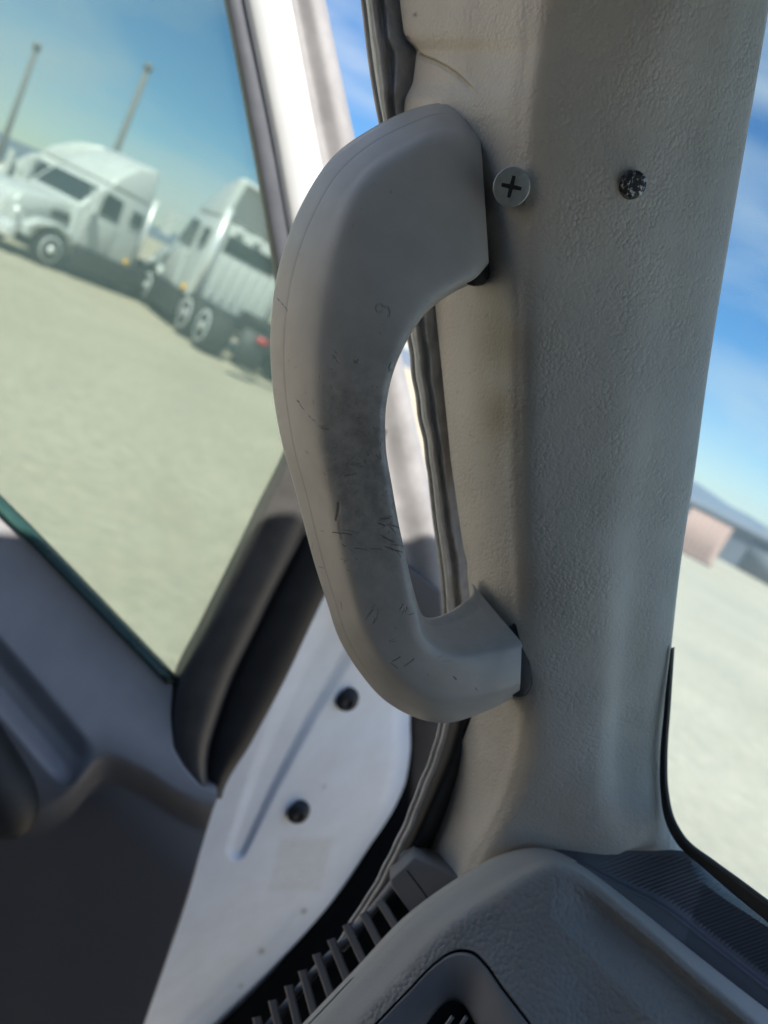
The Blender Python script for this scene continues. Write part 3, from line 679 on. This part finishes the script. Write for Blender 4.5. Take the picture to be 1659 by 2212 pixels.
def screw(name, u_, v_, rad, prof, mat, slot_len, slot_w, slot_mat, rot, tilt=None, label=None, slot_h=None, lift=.0):
    c, a, b_, n = frame_at(u_, v_)
    c = c - (c - CAM)/np.linalg.norm(c - CAM)*lift
    if tilt is not None: n = -(c - CAM)/np.linalg.norm(c - CAM) + tilt[0]*cr_ + tilt[1]*cu_; n /= np.linalg.norm(n); a = a - n*(a@n); a /= np.linalg.norm(a); b_ = np.cross(n, a)
    th = np.linspace(0, 2*math.pi, 40, endpoint=False)
    ring = np.array([[c + rad*r_*(math.cos(t)*a + math.sin(t)*b_) + n*h_ for t in th] for r_, h_ in prof])
    s_ = grid(name, ring, mat, pil, closed=True); fix_normals(s_.data)
    if label: s_['label'] = label
    h_ = prof[-1][1] if slot_h is None else slot_h
    bm = bmesh.new()
    arms = []
    for q in range(4):
        t = rot + q*math.pi/2; d1 = math.cos(t)*a + math.sin(t)*b_; d2 = -math.sin(t)*a + math.cos(t)*b_
        arms.append((d1*slot_w + d2*(-slot_w), d1*slot_len - d2*slot_w*.8, d1*slot_len + d2*slot_w*.8))
    outl = [x for tr_ in arms for x in tr_]
    top = [bm.verts.new(local(c + x + n*(h_ + .00012), pil)) for x in outl]
    bot = [bm.verts.new(local(c + x*.72 + n*(h_ - .0008), pil)) for x in outl]
    fl = bm.faces.new(top); N = len(outl)
    for i in range(N): bm.faces.new((top[i], top[(i+1) % N], bot[(i+1) % N], bot[i]))
    bm.faces.new(bot[::-1])
    bm_link('cross_recess', bm, slot_mat, s_)
    return c, a, b_, n, s_
# the cross sits on the head, coloured dark for the shade of a recess
screw('screw', 1105, 404, .0079, [(.93, -.012), (.93, -.0006), (1.0, -.0004), (1.0, .0008), (.975, .0012), (.93, .0013), (.5, .0014), (.02, .0014)], M['chrome'], .0043, .0009, M['recess_dark'], 1.47, label='wide flat-headed zinc screw beside the handle base', tilt=(-.05, .08), lift=.0085)
screw('screw', 1366, 399, .0052, [(1.1, -.006), (1.12, -.0005), (1.12, .0002), (1.02, .0022), (.94, .0028), (.6, .0030), (.02, .0030)], M['worn'], .0029, .0009, M['black'], .25, (.40, .05), lift=.0012,
      label='small worn dark screw in the middle of the pillar')

# ------------------------------------------------------------------ grab handle
hd = thing('grab_handle', tuple(P(1100.0, 1430.0, .385)), 'scuffed grey plastic grab handle bolted to the windshield pillar', 'handle')
ST = [ # O, R, IF, IB, depth, thickness
 ((1008, 249), (1041, 335), (1056, 566), (1048, 584), .3185, .034),
 ((985, 232), (1008, 312), (1034, 594), (1026, 600), .3145, .036),
 ((945, 226), (935, 305), (988, 620), (980, 622), .3105, .031),
 ((885, 241), (872, 338), (937, 654), (930, 656), .3070, .034),
 ((800, 283), (800, 388), (898, 700), (892, 701), .3040, .036),
 ((720, 342), (757, 452), (869, 752), (863, 752), .3025, .036),
 ((650, 450), (722, 548), (848, 806), (842, 806), .3030, .036),
 ((604, 575), (698, 652), (836, 860), (830, 860), .3045, .036),
 ((586, 700), (686, 770), (832, 905), (826, 905), .3065, .036),
 ((588, 820), (688, 880), (834, 972), (828, 972), .3100, .036),
 ((608, 950), (702, 1000), (846, 1046), (840, 1046), .3145, .036),
 ((640, 1065), (722, 1092), (860, 1126), (855, 1126), .3190, .036),
 ((676, 1205), (746, 1207), (878, 1210), (873, 1210), .3245, .036),
 ((706, 1300), (768, 1292), (891, 1275), (888, 1272), .3285, .036),
 ((735, 1385), (792, 1366), (903, 1332), (903, 1318), .3325, .036),
 ((775, 1450), (822, 1422), (914, 1372), (914, 1333), .3360, .036),
 ((825, 1508), (862, 1462), (938, 1397), (932, 1336), .3400, .036),
 ((885, 1545), (905, 1496), (973, 1410), (955, 1330), .3440, .036),
 ((960, 1562), (965, 1516), (1020, 1410), (980, 1317), .3490, .037),
 ((1030, 1544), (1035, 1506), (1062, 1402), (1002, 1300), .3540, .038),
 ((1085, 1520), (1088, 1490), (1098, 1394), (1020, 1282), .3580, .040),
 ((1122, 1497), (1124, 1474), (1127, 1388), (1016, 1257), .3620, .042)]
ringpts = []
for (O, Rg, IF, IB, d0, th) in ST:
    O, Rg, IF, IB = map(np.array, (O, Rg, IF, IB)); q = th/.036
    low = IB[1] < IF[1] - 12
    mid = O*.5 + IF*.5
    rp_ = []
    def add(p, d): rp_.append((p[0], p[1], d0 + d))
    ins = (mid - O)/np.linalg.norm(mid - O)
    add(O + ins*9, .036*q); add(O + ins*1.5, .0325*q); add(O, .0285*q); add(O + ins*2, .0240*q)
    bl_ = max(0, 1 - len(ringpts)*.4); add(O*.72 + Rg*.28 + bl_*np.array([8., -9.]), .0155*q); add(O*.38 + Rg*.62 + bl_*np.array([8., -6.]), .0076*q); add(Rg, .0019*q)
    add(Rg*.72 + IF*.28, .0004); add(Rg*.45 + IF*.55, .0); add(Rg*.18 + IF*.82, .0003)
    if low:
        add(Rg*.02 + IF*.98, .0020); add(IF*.86 + IB*.14, .0058); add(IF*.6 + IB*.4, .013*q); add(IF*.28 + IB*.72, .022*q)
    else:
        add(Rg*.05 + IF*.95, .0016); add(IF, .0048); add(IF*.75 + IB*.25, .012*q); add(IF*.4 + IB*.6, .021*q)
    add(IB, .031*q); add(IB*.7 + O*.3, .040*q); add(IB*.35 + O*.65, .042*q)
    ringpts.append(rp_)
RP = np.array(ringpts)                               # [S, K, 3]
S_, K_ = RP.shape[:2]
cen = P(RP[:, :, 0].mean(1), RP[:, :, 1].mean(1), RP[:, :, 2].mean(1))
ts_ = np.concatenate([[0], np.cumsum(np.linalg.norm(np.diff(cen, axis=0), axis=1))])
NS, NK = 820, 260
sq = np.linspace(0, ts_[-1], NS)
A = interp(ts_, RP.reshape(S_, -1), sq).reshape(NS, K_, 3)
ksz = 21; ker = np.hanning(ksz + 2)[1:-1]; ker /= ker.sum()
pad = np.concatenate([np.repeat(A[:1], ksz//2, 0), A, np.repeat(A[-1:], ksz//2, 0)])
sm_ = sum(ker[i]*pad[i:i+NS] for i in range(ksz)); A[6:-6] = sm_[6:-6]
kk = np.arange(K_ + 6) - 3; B = np.concatenate([A[:, -3:], A, A[:, :3]], 1)
wts = np.ones(K_); wts[4:14] = 2.4
cum = np.concatenate([[0], np.cumsum(wts)]); kq = np.interp(np.linspace(0, cum[-1], NK, endpoint=False), cum, np.arange(K_ + 1))
C3 = interp(kk, B.transpose(1, 0, 2).reshape(K_ + 6, -1), kq).reshape(NK, NS, 3).transpose(1, 0, 2)
hu, hv, hdp = C3[..., 0], C3[..., 1], C3[..., 2].copy()
seam_k = np.exp(-((kq - 4.02)/.05)**2)[None] * np.ones((NS, 1)); seam_k *= sstep(20, 60, np.arange(NS))[:, None]*(1 - sstep(600, 680, np.arange(NS)))[:, None]
hdp = hdp + .00035*seam_k + .00018*sstep(4.05, 3.9, kq)[None]
# scuffs: hand-placed scratches in the worn places
strokes = []
def nest(cu, cv, n, L0, ang0, spread, w=1.5, su=10, sv=8):
    for _ in range(max(1, int(n*.72))):
        a0 = ang0 + rng.normal(0, spread); l_ = L0*rng.uniform(.4, 1.2); x, y = cu + rng.normal(0, su), cv + rng.normal(0, sv)
        pts_ = [(x, y)]
        for _k in range(3): a0 += rng.normal(0, .13); pts_.append((pts_[-1][0] + l_/3*math.cos(a0), pts_[-1][1] + l_/3*math.sin(a0)))
        strokes.append((pts_, w*rng.uniform(.45, 1.0), rng.uniform(.3, 1)))
nest(832, 1133, 9, 22, .3, .6, 1.6, 10, 6); nest(822, 1158, 3, 20, .1, .2, 1.3, 6, 3); nest(838, 1178, 6, 36, .35, .2, 1.5, 8, 4)
nest(800, 1330, 8, 24, -1.05, .15, 1.5, 9, 7); nest(872, 1325, 7, 12, -.8, .8, 1.5, 7, 6); nest(842, 1434, 4, 16, .1, .4, 1.8, 6, 4)
nest(872, 1436, 2, 26, -.35, .1, 1.6, 4, 3); nest(718, 765, 5, 20, .9, .4, 1.6, 7, 8); nest(770, 775, 4, 12, 1.3, .6, 2.2, 4, 8)
nest(655, 885, 4, 28, .8, .2, 1.2, 8, 6); nest(690, 925, 3, 16, .2, .3, 1.3, 8, 3); nest(842, 800, 6, 10, 1.2, .6, 1.4, 4, 10)
nest(735, 935, 5, 30, .1, .2, .9, 18, 12); nest(790, 1000, 4, 10, 1.6, .3, 1.8, 6, 8); nest(745, 1010, 6, 26, -.1, .4, 1.0, 16, 12)
nest(722, 1145, 3, 50, .25, .08, 1.1, 8, 6); nest(775, 1185, 3, 40, .2, .1, .9, 12, 8); nest(728, 1210, 3, 22, -.4, .2, 1.3, 6, 6)
nest(733, 1110, 3, 46, 1.5, .06, 3.2, 4, 10); nest(820, 990, 4, 12, 1.5, .3, 1.2, 6, 16); nest(845, 1090, 10, 8, 1.2, .8, 1.0, 6, 40)
nest(736, 1306, 2, 16, 1.4, .1, 1.6, 2, 4); nest(627, 778, 2, 8, 1.5, .1, 1.8, 2, 3); nest(636, 850, 2, 30, .9, .1, .9, 6, 6)
nest(960, 1425, 3, 22, -.1, .1, 1.0, 14, 5); nest(800, 1380, 5, 16, .2, .5, .9, 30, 12); nest(925, 1480, 4, 10, .6, .6, 1.2, 30, 20)
nest(1035, 1480, 2, 12, .6, .3, 1.4, 8, 6); nest(700, 880, 10, 7, .5, 1.2, 1.2, 30, 90); nest(790, 900, 12, 6, .5, 1.2, 1.1, 30, 80)
nest(770, 1240, 12, 9, .3, 1.0, .9, 40, 50); nest(596, 640, 1, 34, .75, .02, 1.0, 1, 1); nest(690, 470, 5, 6, .7, 1, .9, 40, 60); nest(850, 480, 8, 5, .7, 1, .8, 70, 80)
nest(780, 860, 16, 7, .6, 1.1, 1.0, 36, 70); nest(740, 1080, 14, 8, .4, 1.0, 1.0, 30, 60)
# moulded character, a small nine-like figure
strokes.append(([(829, 662), (822, 657), (814, 659), (811, 666), (813, 673), (820, 676), (826, 673)], 1.5, .75))
strokes.append(([(826, 662), (838, 664), (841, 672), (841, 681), (836, 684)], 1.5, .75))
scuff = np.zeros_like(hu)
front = ((kq > 3.2) & (kq < 14.5))
for pts_, w_, a_ in strokes:
    x0, x1 = min(p[0] for p in pts_) - 5, max(p[0] for p in pts_) + 5; y0, y1 = min(p[1] for p in pts_) - 5, max(p[1] for p in pts_) + 5
    msk = (hu > x0) & (hu < x1) & (hv > y0) & (hv < y1) & front[None]
    if msk.any(): scuff[msk] = np.maximum(scuff[msk], a_*(1 - sstep(w_*.5, w_*1.5, seg_dist(hu[msk], hv[msk], pts_))))
dirt = np.exp(-((hv - 1040)/260.)**2) * sstep(5.3, 7.2, kq)[None] + .45*np.exp(-((hv - 930)/160.)**2 - ((hu - 745)/60.)**2)
dirt = np.clip(dirt + .9*np.exp(-((kq[None] - 10.5)/.7)**2)*np.exp(-((hv - 960)/260.)**2), 0, 1)
PT = P(hu, hv, hdp)
# end caps
c0 = PT[0].mean(0); c1 = PT[-1].mean(0)
cap0 = [PT[0] + (c0 - PT[0])*f_ + fw*(.001 + .004*f_) for f_ in (.03, .2, .96)]
cap1 = [PT[-1] + (c1 - PT[-1])*f_ + fw*(.001 + .004*f_) for f_ in (.03, .2, .96)]
PT2 = np.concatenate([np.array(cap0[::-1]), PT, np.array(cap1)])
ext = lambda a: np.concatenate([np.zeros((3, NK)), a, np.zeros((3, NK))])
g_ = grid('grip', PT2, M['handle'], hd, closed=True, attrs={'scuff': ext(scuff), 'dirt': ext(dirt), 'seam': ext(seam_k)})
fix_normals(g_.data)
# dark mounting feet under both ends
def foot(uv, d, name):
    uv = np.array(uv, float); o_ = curve(np.vstack([uv, uv[:1]]), 49)[:-1]
    rings = [P(o_[:, 0] + (o_[:, 0].mean() - o_[:, 0])*f_, o_[:, 1] + (o_[:, 1].mean() - o_[:, 1])*f_, np.full(48, d + e_)) for f_, e_ in ((.9, 0), (.12, 0), (.03, .0012), (0, .004), (0, .024))]
    o = grid(name, np.array(rings), M['black'], hd, closed=True); fix_normals(o.data)
foot([(1114, 1340), (1130, 1350), (1143, 1386), (1148, 1440), (1146, 1488), (1132, 1504), (1106, 1504), (1080, 1440), (1086, 1370)], .381, 'mounting_foot')
foot([(1056, 572), (1058, 590), (1048, 612), (1030, 618), (1005, 612), (990, 580), (1010, 520), (1045, 520)], .333, 'mounting_foot')

# ------------------------------------------------------------------ dashboard
da = thing('dashboard', tuple(P(1150.0, 2300.0, .40)), 'dark grained dashboard corner with vent surround and defroster slots', 'dashboard')
DS = [ # crest C, ridge B, front F, depth C, depth B, depth F
 ((430, 2450), (560, 2480), (700, 2520), .395, .383, .352),
 ((545, 2325), (690, 2325), (810, 2420), .398, .385, .352),
 ((653, 2212), (775, 2212), (890, 2380), .402, .388, .352),
 ((768, 2092), (858, 2122), (980, 2330), .406, .391, .353),
 ((884, 1971), (955, 2020), (1070, 2300), .410, .394, .354),
 ((945, 1925), (1000, 1985), (1120, 2290), .412, .395, .354),
 ((1000, 1889), (1045, 1957), (1160, 2285), .413, .396, .355),
 ((1070, 1850), (1100, 1922), (1205, 2285), .414, .397, .356),
 ((1128, 1832), (1145, 1893), (1240, 2290), .415, .399, .356),
 ((1168, 1829), (1178, 1874), (1275, 2300), .415, .400, .357),
 ((1205, 1839), (1208, 1868), (1310, 2312), .414, .401, .356),
 ((1243, 1858), (1240, 1876), (1340, 2325), .412, .401, .354),
 ((1299, 1898), (1288, 1910), (1390, 2350), .408, .398, .350),
 ((1355, 1942), (1342, 1956), (1435, 2375), .403, .392, .346),
 ((1435, 2006), (1418, 2020), (1500, 2410), .396, .384, .340),
 ((1515, 2070), (1492, 2088), (1570, 2460), .388, .376, .334),
 ((1659, 2182), (1626, 2202), (1690, 2560), .374, .361, .325),
 ((1800, 2290), (1760, 2312), (1800, 2650), .362, .349, .315)]
C = np.array([[*a[0], a[3]] for a in DS]); B = np.array([[*a[1], a[4]] for a in DS]); Fp = np.array([[*a[2], a[5]] for a in DS])
t = np.concatenate([[0], np.cumsum(np.linalg.norm(np.diff(C[:, :2], axis=0), axis=1))]); tq = np.linspace(0, t[-1], 520)
C, B, Fp = interp(t, C, tq), interp(t, B, tq), interp(t, Fp, tq)
ker = np.hanning(27)[1:-1]; ker /= ker.sum()
def smo(a):
    p = np.concatenate([np.repeat(a[:1], 12, 0), a, np.repeat(a[-1:], 12, 0)]); return sum(ker[i]*p[i:i+len(a)] for i in range(25))
C, B, Fp = smo(C), smo(B), smo(Fp)
ctrl = [C + np.array([0, 0, .03]), C + np.array([0, 0, .010]), C + (B-C)*.04 + np.array([0, 0, .001]), C*.75 + B*.25 - np.array([0, 0, .001]), C*.4 + B*.6 - np.array([0, 0, .0012]),
        B*.9 + C*.1 - np.array([0, 0, .0012]), B*.94 + Fp*.06 - np.array([0, 0, .0006]), B*.8 + Fp*.2, B*.5 + Fp*.5, Fp]
ctrl = np.array(ctrl); kq2 = np.concatenate([np.linspace(0, 6, 80, endpoint=False), np.linspace(6, 9, 200)])
G = interp(np.arange(10), ctrl.reshape(10, -1), kq2).reshape(len(kq2), -1, 3)
gu, gv, gd = G[..., 0], G[..., 1], G[..., 2].copy()
# soft ridge on the front face where it turns towards the windshield side
rx = interp([1980, 2090, 2212, 2400], [1190, 1300, 1415, 1570], gv.ravel()).reshape(gv.shape)
dist = (gu - rx)*.74
gd = gd + np.where(dist > 0, np.clip(dist, 0, 400)*.000075, 0)*(gv > 1880)*sstep(6, 7, kq2)[:, None] - .0012*np.exp(-(dist/40)**2)*sstep(6, 7, kq2)[:, None]
# recess for the vent surround
SUR = np.array([(640, 2390), (700, 2330), (808, 2212), (880, 2138), (945, 2073), (968, 2057), (996, 2050), (1022, 2055), (1046, 2076), (1085, 2130), (1130, 2188), (1230, 2330)], float)
sd_ = seg_dist(gu, gv, [tuple(x) for x in curve(SUR, 80)])
def inside(u, v, poly):
    c = np.zeros(u.shape, bool); x0, y0 = poly[-1]
    for x1, y1 in poly:
        k_ = ((y1 > v) != (y0 > v)); c ^= k_ & (u < (x0 - x1)*(v - y1)/(y0 - y1 + 1e-12) + x1); x0, y0 = x1, y1
    return c
inn = inside(gu, gv, [tuple(x) for x in curve(SUR, 80)] + [(975, 2700)])
gd = gd + np.where(inn, .05*sstep(0, 6, sd_) , 0)
# fine seam line in the tan band
sl = seg_dist(gu, gv, [(640, 2240), (678, 2203), (762, 2114)]); gd = gd + .0008*(1 - sstep(.8, 2.5, sl))
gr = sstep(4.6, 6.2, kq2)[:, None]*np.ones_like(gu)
m, nt, b, o = new_mat('dash hood'); 
# grained front blending into smoother top, its paler warm tone standing in for door light
v = coords(nt, 1)
vo = nd(nt, 'ShaderNodeTexVoronoi', feature='SMOOTH_F1'); vo.inputs['Scale'].default_value = 400; vo.inputs['Smoothness'].default_value = .4
n3 = nd(nt, 'ShaderNodeTexNoise'); n3.inputs['Scale'].default_value = 200; nt.links.new(v, n3.inputs['Vector'])
vm = nd(nt, 'ShaderNodeVectorMath', operation='MULTIPLY_ADD'); nt.links.new(n3.outputs['Color'], vm.inputs[0]); vm.inputs[1].default_value = (.0015,)*3; nt.links.new(v, vm.inputs[2])
nt.links.new(vm.outputs[0], vo.inputs['Vector'])
hh = math_(nt, 'MULTIPLY', math_(nt, 'MULTIPLY', math_(nt, 'POWER', vo.outputs['Distance'], 1.6), -1.1), attr(nt, 'grain'))
hh = math_(nt, 'ADD', hh, math_(nt, 'MULTIPLY', noise(nt, v, 1500, 3), .3)); bump(nt, b, hh, .0007)
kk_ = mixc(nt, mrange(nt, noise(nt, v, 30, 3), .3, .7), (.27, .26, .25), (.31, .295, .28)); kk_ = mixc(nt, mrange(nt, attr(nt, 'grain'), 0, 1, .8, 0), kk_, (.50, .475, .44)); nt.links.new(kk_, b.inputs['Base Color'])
b.inputs['Roughness'].default_value = .5; M['hood'] = m
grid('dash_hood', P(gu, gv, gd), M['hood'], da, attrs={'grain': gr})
# vent surround: rounded frame with a hole
so = curve(SUR, 90); so_c = np.array([975, 2400.])
hole = curve(np.array([(850, 2330), (918, 2214), (955, 2170), (968, 2161), (982, 2159), (996, 2166), (1029, 2214), (1110, 2330)], float), 90)
def dsurf(u_, v_):
    i, j = np.unravel_index(np.argmin((gu - u_)**2 + (gv - v_)**2 + 1e6*(kq2[:, None] < 5)), gu.shape); return gd[i, j]
dso = np.array([dsurf(*(x - (so_c - x)*.03)) for x in so]); dso = np.convolve(np.pad(dso, 6, 'edge'), np.ones(13)/13, 'valid')
dho = np.interp(np.linspace(0, 1, 90), np.linspace(0, 1, 90), dso)
def lerp2(f): return so + (hole - so)*f
rings = []
for f_, e_ in ((.045, .006), (.05, .0005), (.075, -.0012), (.12, -.0018), (.5, -.0012), (.82, -.0002), (.92, .0006), (.97, .002), (1.0, .006), (1.02, .03)):
    q = lerp2(f_); rings.append(P(q[:, 0], q[:, 1], dso + e_))
vo_ = grid('vent_surround', np.array(rings), M['dash_plain'], da)
bk = np.array([P(so[:, 0], so[:, 1], dso + .02)] + [P(so[:, 0]*(1-f_) + 975*f_, so[:, 1]*(1-f_) + 2330*f_, dso + .03) for f_ in (.5, .97)])
grid('vent_duct', bk, M['black'], da)
for k_ in range(2):
    a_ = (930 + k_*34, 2262); b_ = (978 + k_*30, 2196)
    tube('vent_vane', P(np.linspace(a_[0], b_[0], 8), np.linspace(a_[1], b_[1], 8), np.full(8, .372)), .0011, M['dash_plain'], da, 8)
# side defroster: housing, slats and end piece between hood and door
hs_l = np.array([(470, 2400), (560, 2270), (640, 2170), (700, 2100), (770, 2030), (845, 1940), (872, 1905)], float)
hs_r = np.array([(560, 2420), (660, 2300), (740, 2210), (800, 2150), (860, 2080), (900, 2030), (930, 1990)], float)
a_ = curve(hs_l, 60); b_ = curve(hs_r, 60); wt = np.linspace(0, 1, 10)
grid('vent_well', P(a_[:, :1] + (b_ - a_)[:, :1]*wt, a_[:, 1:] + (b_ - a_)[:, 1:]*wt, np.full((60, 10), .455)), M['black'], da)
tube('vent_rim', P(a_[:, 0] - 12, a_[:, 1] - 9, np.full(60, .448)), .0030, M['dash_plain'], da, 8)
ribs = [((823, 1950), (860, 2010)), ((788, 1978), (822, 2044)), ((751, 2004), (786, 2080)), ((718, 2036), (750, 2116)), ((686, 2068), (714, 2150)), ((655, 2104), (678, 2188)), ((625, 2137), (646, 2224)), ((590, 2169), (612, 2260)), ((556, 2206), (578, 2300))]
for (a2, b2) in ribs:
    a2 = np.array(a2, float); b2 = np.array(b2, float); n_ = 10; tt = np.linspace(-.1, 1.05, n_)
    uv = a2 + (b2 - a2)*tt[:, None]; dq = np.linspace(.437, .424, n_)
    nrm_ = np.array([(b2 - a2)[1], -(b2 - a2)[0]]); nrm_ /= np.linalg.norm(nrm_)
    w_ = 9.5
    prof = [(-w_, .022), (-w_, .0012), (-w_*.6, 0), (w_*.6, 0), (w_, .0012), (w_, .022)]
    ring = np.array([[P(np.float64(uv[i, 0] + nrm_[0]*x), np.float64(uv[i, 1] + nrm_[1]*x), np.float64(dq[i] + e_)) for x, e_ in prof] for i in range(n_)])
    o = grid('vent_slat', ring, M['slat'], da, closed=True, smooth=False); fix_normals(o.data)
slab('vent_end_piece', [(842, 1900), (862, 1882), (896, 1852), (930, 1866), (985, 1892), (1010, 1900), (960, 1960), (900, 2020), (884, 1971), (845, 1916)], P(920.0, 1920.0, .437), fw, 0, .02, M['dash_plain'], da, bev=.0015)
tube('end_piece_seam', P(np.array([879., 905, 934]), np.array([1880., 1914, 1954]), np.array([.4372, .4372, .4372])), .0006, M['black'], da, 6)
# defroster cover behind the hood: flat tray with fine ribs and a raised step
NB, NA = 200, 90
lo = np.array([(1120, 1870), (1243, 1880), (1300, 1925), (1400, 2005), (1520, 2100), (1659, 2215), (1820, 2350)], float)
hi = np.array([(1180, 1820), (1300, 1835), (1400, 1838), (1472, 1838), (1572, 1908), (1672, 1978), (1850, 2105)], float)
a_ = curve(lo, 420); b_ = curve(hi, 420); wt = np.linspace(0, 1, 60)
tu = a_[:, :1] + (b_ - a_)[:, :1]*wt; tv = a_[:, 1:] + (b_ - a_)[:, 1:]*wt
td = np.interp(np.arange(420), [0, 200, 419], [.414, .408, .384])[:, None] + .010*wt[None]
step = -.006*(1 - sstep(.30, .36, wt))[None] - .0012*np.exp(-((wt - .33)/.03)**2)[None]
ribh = .0009*(0.5 + 0.5*np.sin((tu*.35 + tv*.94)/7.5*2*math.pi/1.15))*sstep(.40, .44, wt)[None]*(1 - sstep(.9, .96, wt))[None]*sstep(60, 130, np.arange(420.))[:, None]
grid('defroster_cover', P(tu, tv, td + step + ribh), M['ribbed'], da)

# ------------------------------------------------------------------ windshield
wsn = thing('windshield', tuple(P(1560.0, 1900.0, .44)), 'clear windshield with black edge seal right of the pillar', 'windshield')
pa = P(1446.0, 1440.0, float(pil_d(1440)) + .030); pb = P(1590.0, 430.0, float(pil_d(430)) + .030)
wa = pb - pa; wa /= np.linalg.norm(wa); wn_ = np.cross(wa, -lv); wn_ /= np.linalg.norm(wn_)
if wn_ @ fw < 0: wn_ = -wn_
slab('pane', [(1640, -420), (2150, -420), (2150, 2300), (1900, 2240), (1700, 2030), (1555, 1935), (1440, 1845), (1410, 1700), (1420, 1440), (1560, 430)], pa, wn_, .004, .005, M['windshield'], wsn, smooth=False)
ed = curve(np.array([(1449, 1400), (1441, 1526), (1434, 1646), (1436, 1706), (1451, 1774), (1475, 1814), (1535, 1862), (1595, 1906), (1659, 1954), (1800, 2060)], float), 160)
wid = np.interp(np.arange(160), [0, 20, 60, 90, 110, 130, 159], [0, 6, 10, 18, 27, 31, 34])
tg = np.gradient(ed, axis=0); tg /= np.linalg.norm(tg, axis=1)[:, None]; nr = np.stack([-tg[:, 1], tg[:, 0]], 1)
if nr[150, 1] < 0: nr = -nr
wt = np.linspace(0, 1, 8); eu = ed[:, :1] + nr[:, :1]*wid[:, None]*wt; evv = ed[:, 1:] + nr[:, 1:]*wid[:, None]*wt
pts = on_plane(eu.ravel(), evv.ravel(), pa, wn_, -.002).reshape(160, 8, 3)
grid('edge_seal', pts, M['black'], wsn, flip=False, back=wn_*.003)
